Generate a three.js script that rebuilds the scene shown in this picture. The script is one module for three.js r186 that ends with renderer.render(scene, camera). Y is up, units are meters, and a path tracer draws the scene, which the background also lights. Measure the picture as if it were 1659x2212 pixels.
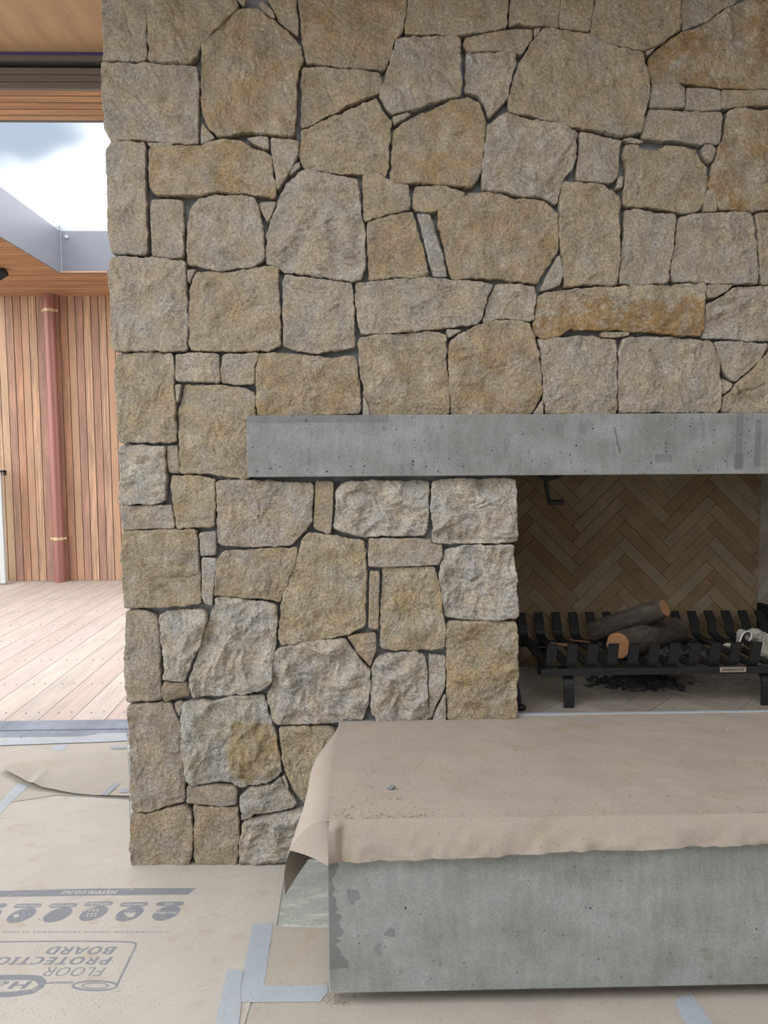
import * as THREE from 'three';
import { mergeGeometries } from 'three/addons/utils/BufferGeometryUtils.js';
import { RoundedBoxGeometry } from 'three/addons/geometries/RoundedBoxGeometry.js';
import { MarchingCubes } from 'three/addons/objects/MarchingCubes.js';
import { RectAreaLightUniformsLib } from 'three/addons/lights/RectAreaLightUniformsLib.js';
import { createNoise3D } from 'simplex-noise';

// ---------------------------------------------------------------- camera
const W = 1659, H = 2212, F = 1545, EYE = 1.2, ZC = 2.06112;
const scene = new THREE.Scene();
const camera = new THREE.PerspectiveCamera(2 * Math.atan(H / 2 / F) * 180 / Math.PI, W / H, 0.05, 300);
camera.rotation.order = 'YXZ';
camera.position.set(0, EYE, ZC);
camera.rotation.set(-4.15 * Math.PI / 180, -0.02, -0.0062);
camera.updateMatrixWorld(true);
const renderer = new THREE.WebGLRenderer();
renderer.toneMapping = THREE.LinearToneMapping;
renderer.toneMappingExposure = 5.7;
renderer.shadowMap.enabled = true;

// unseen roof opening and area lamp, placed to light the hearth top and floor
const SKY = { x0: -3.0, x1: 1.4, z0: 1.05, z1: 3.5 };
RectAreaLightUniformsLib.init();
const unseenRoofLight = new THREE.RectAreaLight(0xffffff, 0.1, SKY.x1 - SKY.x0, SKY.z1 - SKY.z0);
unseenRoofLight.color.setRGB(0.97, 0.985, 1); unseenRoofLight.name = 'unseen_roof_light';
unseenRoofLight.position.set((SKY.x0 + SKY.x1) / 2, 2.97, (SKY.z0 + SKY.z1) / 2);
unseenRoofLight.rotation.x = -Math.PI / 2; scene.add(unseenRoofLight);

// ---------------------------------------------------------------- helpers
function rng(seed) { let s = seed | 0; return () => { s = (s + 0x6d2b79f5) | 0; let t = Math.imul(s ^ (s >>> 15), 1 | s); t = (t + Math.imul(t ^ (t >>> 7), 61 | t)) ^ t; return ((t ^ (t >>> 14)) >>> 0) / 4294967296; }; }
const noise3 = createNoise3D(rng(7));
const clamp = (x, a = 0, b = 1) => Math.min(b, Math.max(a, x));
const lerp = (a, b, t) => a + (b - a) * t;
const smooth = (a, b, x) => { const t = clamp((x - a) / (b - a)); return t * t * (3 - 2 * t); };
const fbm3 = (x, y, z, o) => { let s = 0, a = 0.5, t = 0; for (let i = 0; i < o; i++) { s += a * noise3(x, y, z); t += a; x *= 2.03; y *= 2.03; z *= 2.03; a *= 0.5; } return s / t; };
// a photo pixel gives a direction; the distance comes from the plane the thing lies on
function dir(px, py) { return new THREE.Vector3((px - W / 2) / F, -(py - H / 2) / F, -1).applyQuaternion(camera.quaternion); }
function onZ(px, py, z) { const d = dir(px, py); return camera.position.clone().addScaledVector(d, (z - ZC) / d.z); }
function onY(px, py, y = 0) { const d = dir(px, py); return camera.position.clone().addScaledVector(d, (y - EYE) / d.y); }
const used = {};
function numbered(n) { const k = used[n] = (used[n] ?? -1) + 1; return k ? n + '_' + String(k).padStart(3, '0') : n; }
function tag(o, label, category, group, kind) { o.userData.label = label; o.userData.category = category; if (group) o.userData.group = group; if (kind) o.userData.kind = kind; return o; }
function thing(name, label, category, group, kind) { const g = new THREE.Group(); g.name = numbered(name); scene.add(g); return tag(g, label, category, group, kind); }
function mesh(name, geo, mat, parent = scene) { const m = new THREE.Mesh(geo, mat); m.name = parent === scene ? numbered(name) : name; parent.add(m); return m; }
// texture coordinates in metres, v along the grain
function metreUV(g, grain = 'y', ou = 0, ov = 0) {
  const p = g.attributes.position, n = g.attributes.normal, uv = new Float32Array(p.count * 2), ax = ['x', 'y', 'z'], gi = ax.indexOf(grain);
  for (let i = 0; i < p.count; i++) {
    const nn = [Math.abs(n.getX(i)), Math.abs(n.getY(i)), Math.abs(n.getZ(i))], c = [p.getX(i), p.getY(i), p.getZ(i)];
    const k = nn.indexOf(Math.max(...nn)), rest = [0, 1, 2].filter((a) => a !== k);
    const v = rest.includes(gi) ? gi : rest[1], u = rest.find((a) => a !== v);
    uv[2 * i] = c[u] + ou; uv[2 * i + 1] = c[v] + ov;
  }
  g.setAttribute('uv', new THREE.BufferAttribute(uv, 2));
  return g;
}
function box(x0, x1, y0, y1, z0, z1, grain, ou = 0, ov = 0) { const g = new THREE.BoxGeometry(x1 - x0, y1 - y0, z1 - z0); g.translate((x0 + x1) / 2, (y0 + y1) / 2, (z0 + z1) / 2); return metreUV(g, grain, ou, ov); }
function rbox(x0, x1, y0, y1, z0, z1, r = 0.004, grain) { const g = new RoundedBoxGeometry(x1 - x0, y1 - y0, z1 - z0, 1, r); g.translate((x0 + x1) / 2, (y0 + y1) / 2, (z0 + z1) / 2); return metreUV(g, grain); }
const merge = (a) => mergeGeometries(a.map((g) => g.index ? g.toNonIndexed() : g));

// ---------------------------------------------------------------- sky: bright broken overcast, the same everywhere
{
  const SW = 1024, SH = 512, data = new Float32Array(SW * SH * 4);
  const cover = (v, s) => fbm3(v.x * 1.7 + s, v.y * 3.2, v.z * 1.7 - s, 5);
  const a = dir(40, 335).normalize(), b = dir(150, 450).normalize();
  let best = 0, score = -9;
  for (let s = 0; s < 400; s++) { const q = cover(b, s * 1.37) - cover(a, s * 1.37) - 2 * Math.abs(cover(a, s * 1.37) + 0.33); if (q > score) { score = q; best = s * 1.37; } }
  const v = new THREE.Vector3();
  for (let j = 0; j < SH; j++) for (let i = 0; i < SW; i++) {
    const el = ((j + 0.5) / SH - 0.5) * Math.PI, az = ((i + 0.5) / SW - 0.5) * 2 * Math.PI;
    v.set(Math.cos(el) * Math.cos(az), Math.sin(el), Math.cos(el) * Math.sin(az));
    const t = smooth(-0.52, 0.2, cover(v, best)) ** 2.2, o = (j * SW + i) * 4;
    data[o] = lerp(0.088, 1.14, t); data[o + 1] = lerp(0.106, 1.16, t); data[o + 2] = lerp(0.128, 1.2, t); data[o + 3] = 1;
  }
  const sky = new THREE.DataTexture(data, SW, SH, THREE.RGBAFormat, THREE.FloatType);
  sky.mapping = THREE.EquirectangularReflectionMapping; sky.magFilter = THREE.LinearFilter; sky.needsUpdate = true;
  scene.background = sky;
}

// ---------------------------------------------------------------- textures
function pgrad(seed) {
  const r = rng(seed), perm = new Uint16Array(1024), gx = new Float32Array(1024), gy = new Float32Array(1024);
  for (let i = 0; i < 512; i++) perm[i] = i;
  for (let i = 511; i > 0; i--) { const j = Math.floor(r() * (i + 1)); [perm[i], perm[j]] = [perm[j], perm[i]]; }
  for (let i = 0; i < 512; i++) { perm[i + 512] = perm[i]; const a = r() * Math.PI * 2; gx[i] = Math.cos(a); gy[i] = Math.sin(a); }
  return (x, y, px, py) => {                                           // gradient noise that repeats after px, py cells
    const x0 = Math.floor(x), y0 = Math.floor(y), fx = x - x0, fy = y - y0, xa = ((x0 % px) + px) % px, xb = (xa + 1) % px, ya = ((y0 % py) + py) % py, yb = (ya + 1) % py;
    const u = fx * fx * fx * (fx * (fx * 6 - 15) + 10), w = fy * fy * fy * (fy * (fy * 6 - 15) + 10);
    const d = (i, j, dx, dy) => { const k = perm[perm[i & 511] + (j & 511)]; return gx[k] * dx + gy[k] * dy; };
    return lerp(lerp(d(xa, ya, fx, fy), d(xb, ya, fx - 1, fy), u), lerp(d(xa, yb, fx, fy - 1), d(xb, yb, fx - 1, fy - 1), u), w) * 1.5;
  };
}
const pn = pgrad(11);
function pfbm(u, v, fx, fy, o, off = 0) { let s = 0, a = 0.5, t = 0; for (let i = 0; i < o; i++) { s += a * pn(u * fx + off * 17.3 + i * 5.1, v * fy + off * 9.7, fx, fy); t += a; a *= 0.55; fx *= 2; fy *= 2; } return s / t; }
function dataTex(w, h, metresU, metresV, fn, srgb) {
  const d = new Uint8Array(w * h * 4), c = [0, 0, 0];
  for (let j = 0; j < h; j++) for (let i = 0; i < w; i++) { fn(i / w, j / h, c); const o = (j * w + i) * 4; for (let k = 0; k < 3; k++) d[o + k] = clamp(c[k]) * 255; d[o + 3] = 255; }
  const t = new THREE.DataTexture(d, w, h); t.wrapS = t.wrapT = THREE.RepeatWrapping; t.magFilter = THREE.LinearFilter; t.minFilter = THREE.LinearMipmapLinearFilter; t.generateMipmaps = true;
  if (srgb) t.colorSpace = THREE.SRGBColorSpace;
  t.repeat.set(1 / metresU, 1 / metresV); t.needsUpdate = true; return t;
}
const grey = (c, v) => { c[0] = c[1] = c[2] = v; };
// sandstone: fine split grain with slanting streaks
const stoneBump = dataTex(1024, 1024, 0.42, 0.42, (u, v, c) => {
  const a = pfbm(u, v, 18, 18, 3, 1), g = pfbm(u, v, 48, 48, 3, 2), f = pfbm(u, v, 105, 105, 2, 3);
  grey(c, 0.5 + 0.2 * a + 0.3 * g + 0.16 * f);
});
const stoneColor = dataTex(1024, 1024, 0.42, 0.42, (u, v, c) => {
  const a = pfbm(u, v, 9, 9, 4, 4), g = pfbm(u, v, 48, 48, 3, 2), f = pfbm(u, v, 105, 105, 2, 3), o = pfbm(u, v, 6, 6, 4, 7), q = pfbm(u, v, 24, 24, 4, 8);
  const l = 0.82 + 0.1 * a + 0.15 * g + 0.15 * f + 0.08 * smooth(0.15, 0.6, q) - 0.07 * smooth(-0.15, -0.6, q), y = 0.06 * o;
  c[0] = l + y * 0.6; c[1] = l - y * 0.2; c[2] = l - 0.01 - y * 1.6;
}, true);
function woodTex(seed, lines, contrast) {
  return dataTex(256, 1024, 0.14, 1.9, (u, v, c) => {
    const wv = pfbm(u, v, 2, 3, 3, seed) * 0.5, g = pfbm(u + wv * 0.12, v, lines, 3, 4, seed + 1), f = pfbm(u, v, 90, 22, 2, seed + 2), b = pfbm(u, v, 2, 4, 3, seed + 3);
    const l = 0.84 + contrast * (0.3 * g + 0.14 * f + 0.16 * b);
    c[0] = l; c[1] = l - 0.04 * g; c[2] = l - 0.07 * g;
  }, true);
}
const woodA = woodTex(20, 16, 0.85), woodB = woodTex(30, 9, 1.0), woodC = woodTex(40, 22, 0.45), woodD = woodTex(45, 7, 0.3);
const concreteColor = dataTex(1024, 1024, 0.9, 0.9, (u, v, c) => {
  const a = pfbm(u, v, 5, 5, 5, 50), s = pfbm(u, v, 26, 8, 4, 51), f = pfbm(u, v, 120, 120, 3, 52), l = 0.82 + 0.13 * a + 0.09 * s + 0.1 * f;
  c[0] = l - 0.01; c[1] = l; c[2] = l + 0.005 * a;
}, true);
const fineBump = dataTex(512, 512, 0.3, 0.3, (u, v, c) => grey(c, 0.5 + 0.3 * pfbm(u, v, 20, 20, 4, 60) + 0.2 * pfbm(u, v, 90, 90, 2, 61)));
const paperColor = dataTex(1024, 1024, 0.8, 0.8, (u, v, c) => {
  const a = pfbm(u, v, 4, 4, 5, 70), f = pfbm(u, v, 160, 160, 2, 71), d = smooth(0.34, 0.7, pfbm(u, v, 60, 60, 3, 72)), w = smooth(0.1, 0.7, pfbm(u, v, 6, 6, 5, 73));
  const l = 0.9 + 0.05 * a + 0.045 * f - 0.12 * d;
  c[0] = l - 0.02 * w; c[1] = l - 0.05 * w; c[2] = l - 0.11 * w - 0.01 * a;
}, true);
const brickColor = dataTex(512, 512, 0.35, 0.35, (u, v, c) => {
  const a = pfbm(u, v, 5, 5, 4, 80), f = pfbm(u, v, 110, 110, 2, 81), h = smooth(0.52, 0.66, pfbm(u, v, 26, 26, 3, 82)), l = 0.88 + 0.1 * a + 0.06 * f - 0.35 * h;
  c[0] = l; c[1] = l - 0.02 * a; c[2] = l - 0.05 * a;
}, true);
const tileColor = dataTex(1024, 1024, 0.9, 0.9, (u, v, c) => {
  const a = pfbm(u + v * 0.0, v, 8, 16, 5, 90), f = pfbm(u, v, 90, 90, 3, 91), w = smooth(0.05, 0.5, pfbm(u, v, 7, 20, 5, 92)), l = 0.76 + 0.1 * a + 0.08 * f + 0.16 * w;
  c[0] = l - 0.02; c[1] = l; c[2] = l - 0.02;
}, true);
const barkColor = dataTex(512, 512, 0.2, 0.3, (u, v, c) => { const l = 0.62 + 0.22 * pfbm(u, v, 24, 5, 4, 95) + 0.16 * pfbm(u, v, 8, 8, 4, 96); c[0] = l; c[1] = l - 0.02; c[2] = l - 0.05; }, true);
const lin = (r, g, b) => new THREE.Color().setRGB(r, g, b);
function canvas(w, h) { const c = document.createElement('canvas'); c.width = w; c.height = h; return c; }
function canvasTex(c) { const t = new THREE.CanvasTexture(c); t.colorSpace = THREE.SRGBColorSpace; t.wrapS = t.wrapT = THREE.ClampToEdgeWrapping; t.magFilter = THREE.LinearFilter; return t; }
function fillNoise(ctx, w, h, fn) {
  const im = ctx.createImageData(w, h), c = [0, 0, 0];
  for (let j = 0; j < h; j++) for (let i = 0; i < w; i++) { fn(i, j, c); const o = (j * w + i) * 4; im.data[o] = clamp(c[0], 0, 255); im.data[o + 1] = clamp(c[1], 0, 255); im.data[o + 2] = clamp(c[2], 0, 255); im.data[o + 3] = 255; }
  ctx.putImageData(im, 0, 0);
}

// ---------------------------------------------------------------- materials
const std = (o) => new THREE.MeshStandardMaterial(o);
const M = {
  stone: std({ vertexColors: true, map: stoneColor, bumpMap: stoneBump, bumpScale: 0.006, roughness: 0.95 }),
  mortar: std({ color: lin(0.2, 0.205, 0.21), bumpMap: fineBump, bumpScale: 0.006, roughness: 1 }),
  concrete: std({ color: lin(0.42, 0.44, 0.44), map: concreteColor, bumpMap: fineBump, bumpScale: 0.0006, roughness: 0.85 }),
  paper: std({ color: lin(0.5, 0.425, 0.355), map: paperColor, bumpMap: fineBump, bumpScale: 0.0007, roughness: 0.92, side: THREE.DoubleSide }),
  tile: std({ color: lin(0.78, 0.785, 0.745), map: tileColor, bumpMap: fineBump, bumpScale: 0.0005, roughness: 0.6 }),
  iron: std({ color: lin(0.006, 0.0063, 0.0075), roughness: 0.6, bumpMap: fineBump, bumpScale: 0.0004 }),
  plaster: std({ color: lin(0.5, 0.48, 0.45), roughness: 0.95 }),
  frame: std({ color: lin(0.2, 0.172, 0.165), roughness: 0.5, metalness: 0.2 }),
  sill: std({ color: lin(0.33, 0.36, 0.43), roughness: 0.55, map: concreteColor }),
  black: std({ color: lin(0.008, 0.008, 0.009), roughness: 0.7 }),
  steel: std({ color: lin(0.18, 0.185, 0.212), roughness: 0.55, metalness: 0.2 }),
  flashing: std({ color: lin(0.42, 0.44, 0.48), roughness: 0.4, metalness: 0.3 }),
  copper: std({ color: lin(0.3, 0.125, 0.1), roughness: 0.36, metalness: 0.25 }),
  brass: std({ color: lin(0.55, 0.42, 0.25), roughness: 0.4, metalness: 0.5 }),
  tape: new THREE.MeshPhysicalMaterial({ color: lin(0.52, 0.575, 0.63), roughness: 0.32, map: paperColor, bumpMap: fineBump, bumpScale: 0.0006, clearcoat: 0.3, clearcoatRoughness: 0.4 }),
  ash: std({ color: lin(0.026, 0.027, 0.031), roughness: 0.6 }),
  leather: std({ color: lin(0.5, 0.46, 0.4), map: stoneColor, roughness: 0.95, bumpMap: fineBump, bumpScale: 0.001 }),
  ground: std({ color: lin(0.3, 0.3, 0.24), roughness: 1 }),
};
const woodMats = (cols, tex, rough = 0.6) => cols.map((c, i) => std({ color: lin(...c), map: tex[i % tex.length], roughness: rough }));
const wallWood = woodMats([[0.58, 0.3, 0.18], [0.64, 0.37, 0.225], [0.68, 0.41, 0.255], [0.5, 0.275, 0.19], [0.68, 0.43, 0.27], [0.6, 0.36, 0.24]], [woodA, woodC, woodB]);
const slatWood = woodMats([[0.68, 0.36, 0.19], [0.74, 0.42, 0.225], [0.62, 0.32, 0.175]], [woodA, woodC]);
const deckWood = woodMats([[0.68, 0.55, 0.485], [0.64, 0.54, 0.46], [0.66, 0.525, 0.45], [0.7, 0.59, 0.505]], [woodD, woodC], 0.75);
const ceilWood = std({ color: lin(0.82, 0.5, 0.285), map: woodC, roughness: 0.5 });

// ---------------------------------------------------------------- key levels and planes
const SILL_Z = onY(136, 1557).z, DECK_Z = onY(150, 1254).z, CEIL = onZ(100, 115, SILL_Z).y, SOFFIT = onZ(100, 192, SILL_Z - 0.02).y + 0.0;
const WALL_L = onZ(252, 935, 0).x, OPEN_L = onZ(1118, 1300, 0).x, HEARTH_Y = onZ(1118, 1556, 0).y;
const MANTEL_L = onZ(533, 960, 0.03).x, MANTEL_T = onZ(1000, 895, 0.03).y, MANTEL_B = onZ(1000, 1028, 0.03).y;
const BACK_Z = onY(1150, 1438, HEARTH_Y).z, BACK_R = onZ(1640, 1200, BACK_Z).x, OPEN_R = BACK_R + 0.1, RIGHT = 3.2, LEFT = -3.4, FRONT = 4.8;
console.log('levels', { SILL_Z, DECK_Z, CEIL, SOFFIT, WALL_L, OPEN_L, HEARTH_Y, MANTEL_L, MANTEL_T, MANTEL_B, BACK_Z, BACK_R });

// ---------------------------------------------------------------- the stone wall
const wallBack = thing('wall_back', 'rubble stone chimney wall of pale and ochre sandstone blocks around the fireplace', 'wall', null, 'structure');
mesh('mortar', merge([
  box(WALL_L + 0.012, OPEN_L - 0.02, 0.0, MANTEL_B + 0.01, -0.3, -0.03), box(OPEN_R + 0.02, RIGHT, 0, MANTEL_B + 0.01, -0.3, -0.03),
  box(WALL_L + 0.012, RIGHT, MANTEL_B + 0.01, CEIL, -0.3, -0.03), box(WALL_L + 0.012, RIGHT, 0, CEIL, SILL_Z - 0.1, -1.1), box(WALL_L + 0.012, OPEN_L - 0.1, 0, CEIL, -1.1, -0.3), box(OPEN_R + 0.2, RIGHT, 0, CEIL, -1.1, -0.3),
]), M.mortar, wallBack);

function resample(poly, step) {
  const out = []; let acc = 0; const n = poly.length;
  const L = poly.map((p, i) => Math.hypot(poly[(i + 1) % n][0] - p[0], poly[(i + 1) % n][1] - p[1])), total = L.reduce((a, b) => a + b, 0), N = Math.max(18, Math.round(total / step)), d = total / N;
  for (let i = 0, k = 0, at = 0; k < N; k++) { const want = k * d; while (at + L[i] < want) { at += L[i]; i++; } const t = (want - at) / L[i], a = poly[i], b = poly[(i + 1) % n]; out.push([lerp(a[0], b[0], t), lerp(a[1], b[1], t)]); }
  return out;
}
function chaikin(poly, w) { const out = []; poly.forEach((p, i) => { const q = poly[(i + 1) % poly.length]; out.push([lerp(p[0], q[0], w), lerp(p[1], q[1], w)], [lerp(p[0], q[0], 1 - w), lerp(p[1], q[1], 1 - w)]); }); return out; }
const PAL = {                                                           // base colour, stain colour, how much stain, whiteness of flecks, relief
  g: [[0.44, 0.38, 0.31], [0.43, 0.345, 0.245], 0.3, 0.35, 0.95],
  t: [[0.44, 0.37, 0.28], [0.405, 0.307, 0.192], 0.55, 0.35, 0.95],
  o: [[0.44, 0.36, 0.265], [0.38, 0.273, 0.153], 0.8, 0.45, 0.9],
  s: [[0.46, 0.38, 0.285], [0.36, 0.225, 0.1], 0.95, 0.9, 0.95],
  w: [[0.52, 0.475, 0.415], [0.47, 0.41, 0.325], 0.3, 0.5, 1.4],
  y: [[0.47, 0.4, 0.295], [0.43, 0.325, 0.183], 0.7, 0.4, 0.95],
  v: [[0.46, 0.4, 0.33], [0.44, 0.365, 0.27], 0.3, 0.6, 1.25],
  b: [[0.3, 0.255, 0.2], [0.3, 0.2, 0.1], 0.5, 0.4, 1.5],
  p: [[0.42, 0.39, 0.36], [0.42, 0.37, 0.3], 0.2, 0.5, 1.1],
};
function stoneGeo(poly, kind, seed, opt = {}) {
  const r = rng(seed * 7919 + 13), [base, stain, amount, fleck, rough] = PAL[kind];
  const xs = poly.map((p) => p[0]), ys = poly.map((p) => p[1]), size = Math.min(Math.max(...xs) - Math.min(...xs), Math.max(...ys) - Math.min(...ys));
  const step = opt.coarse ? 0.016 : size < 0.05 ? 0.005 : 0.0054, sz = seed * 3.71;
  let B = resample(chaikin(poly, 0.07), step);
  const N = B.length;
  const area = B.reduce((s, p, i) => { const q = B[(i + 1) % N]; return s + p[0] * q[1] - q[0] * p[1]; }, 0);
  if (area < 0) B.reverse();
  B = B.map((p, i) => { const a = B[(i + N - 1) % N], b = B[(i + 1) % N]; let nx = b[1] - a[1], ny = a[0] - b[0]; const l = Math.hypot(nx, ny) || 1; const k = Math.min(1, size / 0.12) * (0.0028 * noise3(p[0] * 24, p[1] * 24, sz) + 0.0016 * noise3(p[0] * 75, p[1] * 75, sz + 9)); const k2 = k + (opt.coarse ? 0 : 0.0009); return [p[0] + nx / l * k2, p[1] + ny / l * k2]; });
  // a centre that sees the whole outline
  let c = [0, 0], bestQ = -1e9;
  const x0 = Math.min(...xs), x1 = Math.max(...xs), y0 = Math.min(...ys), y1 = Math.max(...ys);
  for (let i = 1; i < 12; i++) for (let j = 1; j < 12; j++) { const cx = lerp(x0, x1, i / 12), cy = lerp(y0, y1, j / 12); let q = 1e9; for (let k = 0; k < N; k++) { const a = B[k], b = B[(k + 1) % N], l = Math.hypot(b[0] - a[0], b[1] - a[1]) || 1; q = Math.min(q, ((b[0] - a[0]) * (cy - a[1]) - (b[1] - a[1]) * (cx - a[0])) / l); } if (q > bestQ) { bestQ = q; c = [cx, cy]; } }
  const rad = Math.max(...B.map((p) => Math.hypot(p[0] - c[0], p[1] - c[1]))), R = Math.max(4, Math.ceil(rad / (opt.coarse ? 0.02 : 0.0058)));
  const ang = (r() - 0.5) * 1.6 + 0.9, ca = Math.cos(ang), sa = Math.sin(ang), ampS = Math.min(1, size / 0.16) * rough, z0 = (opt.z ?? 0) + (r() - 0.5) * 0.008, edge = Math.min(0.0036, size * 0.12) * (0.6 + 0.8 * r());
  const cu = Math.cos(seed * 2.4), su = Math.sin(seed * 2.4), tx = (r() - 0.5) * 0.05, ty = (r() - 0.5) * 0.05, o1 = r() * 50;
  const P = [], C = [], U = [], I = [];
  const dist = (x, y) => { let m = 1e9; for (let k = 0; k < N; k++) { const a = B[k], b = B[(k + 1) % N], vx = b[0] - a[0], vy = b[1] - a[1], t = clamp(((x - a[0]) * vx + (y - a[1]) * vy) / (vx * vx + vy * vy + 1e-12)); const dx = a[0] + vx * t - x, dy = a[1] + vy * t - y, d = dx * dx + dy * dy; if (d < m) m = d; } return Math.sqrt(m); };
  const height = (x, y, d) => {
    const u = x * ca + y * sa, v = -x * sa + y * ca;
    const wx = 0.03 * noise3(x * 9, y * 9, sz + 3), wy = 0.03 * noise3(x * 9, y * 9, sz + 5);
    const big = 0.0055 * fbm3(x * 6 + o1, y * 6, sz, 2);
    const tt = 2.4 * fbm3((u + wx) * 7, (v + wy) * 3.4, sz + 11, 3), fl = Math.floor(tt), st = fl + smooth(0.62, 1, tt - fl);
    const step_ = 0.0036 * st;
    const n2 = noise3((u + wx) * 26, (v + wy) * 11, sz + 17), ridge = 0.0044 * (1 - Math.abs(n2)) * smooth(-0.2, 0.5, noise3(x * 7, y * 7, sz + 23));
    const mid = 0.0032 * fbm3(u * 48, v * 30, sz + 29, 3) + 0.0016 * (1 - Math.abs(noise3(u * 85, v * 55, sz + 31)));
    const f1 = noise3((u + wx * 0.6) * 6.5 + o1, (v + wy * 0.6) * 4.5, sz + 71), f2 = noise3((v + wy * 0.5) * 9 + o1, (u + wx * 0.5) * 6, sz + 73), f3 = noise3((u - v + wx) * 17, (v + u * 0.3) * 12, sz + 77);
    const facet = 0.016 * (0.35 - Math.abs(f1)) + 0.009 * (0.35 - Math.abs(f2)) + 0.0045 * (0.35 - Math.abs(f3));
    const e = d >= edge ? 0 : edge * (1 - Math.sqrt(Math.max(0, 1 - (1 - d / edge) ** 2)));
    return z0 + tx * (x - c[0]) + ty * (y - c[1]) + ampS * (big + step_ + ridge + mid + (kind === 'w' || kind === 'v' || kind === 'm' || kind === 'b' ? 0.85 : 0.52) * facet) * (0.8 + 0.2 * smooth(0, 0.02, d)) - e;
  };
  const put = (x, y, z) => {
    P.push(x, y, z); U.push(x * cu - y * su + seed * 0.137, x * su + y * cu + seed * 0.071);
    const m = clamp(amount * (0.5 + 0.95 * fbm3(x * 7 + 40, y * 7, sz + 41, 4) + 0.35 * fbm3(x * 28, y * 28, sz + 43, 3))), wv = 1 + 0.16 * fbm3(x * 12, y * 12, sz + 47, 4);
    const fk = fleck * (smooth(0.25, 0.7, fbm3(x * 32, y * 32, sz + 51, 3)) * 0.6 + 0.45 * smooth(0.15, 0.6, fbm3(x * 9, y * 9, sz + 61, 4)));
    let s = m; if (opt.patch) s = clamp(opt.patch(x, y, noise3) + 0.25 * (m - 0.3));
    for (let k = 0; k < 3; k++) C.push([1.04, 1.03, 1.02][k] * lerp(lerp(base[k], stain[k], s) * wv, [0.6, 0.55, 0.47][k], fk));
  };
  put(c[0], c[1], height(c[0], c[1], dist(c[0], c[1])));
  for (let k = 1; k <= R; k++) { const t = 1 - (1 - k / R) ** 1.25; for (let i = 0; i < N; i++) { const x = lerp(c[0], B[i][0], t), y = lerp(c[1], B[i][1], t); put(x, y, height(x, y, k === R ? 0 : dist(x, y))); } }
  for (let i = 0; i < N; i++) put(B[i][0], B[i][1], -0.024);
  for (let i = 0; i < N; i++) put(lerp(B[i][0], c[0], 0.06), lerp(B[i][1], c[1], 0.06), -0.06);
  for (let i = 0; i < N; i++) I.push(0, 1 + i, 1 + (i + 1) % N);
  for (let k = 0; k < R + 1; k++) for (let i = 0; i < N; i++) { const a = 1 + k * N + i, b = 1 + k * N + (i + 1) % N; I.push(a, a + N, b + N, a, b + N, b); }
  const g = new THREE.BufferGeometry();
  g.setAttribute('position', new THREE.Float32BufferAttribute(P, 3)); g.setAttribute('color', new THREE.Float32BufferAttribute(C, 3)); g.setAttribute('uv', new THREE.Float32BufferAttribute(U, 2));
  g.setIndex(I); g.computeVertexNormals(); return g;
}
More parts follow.
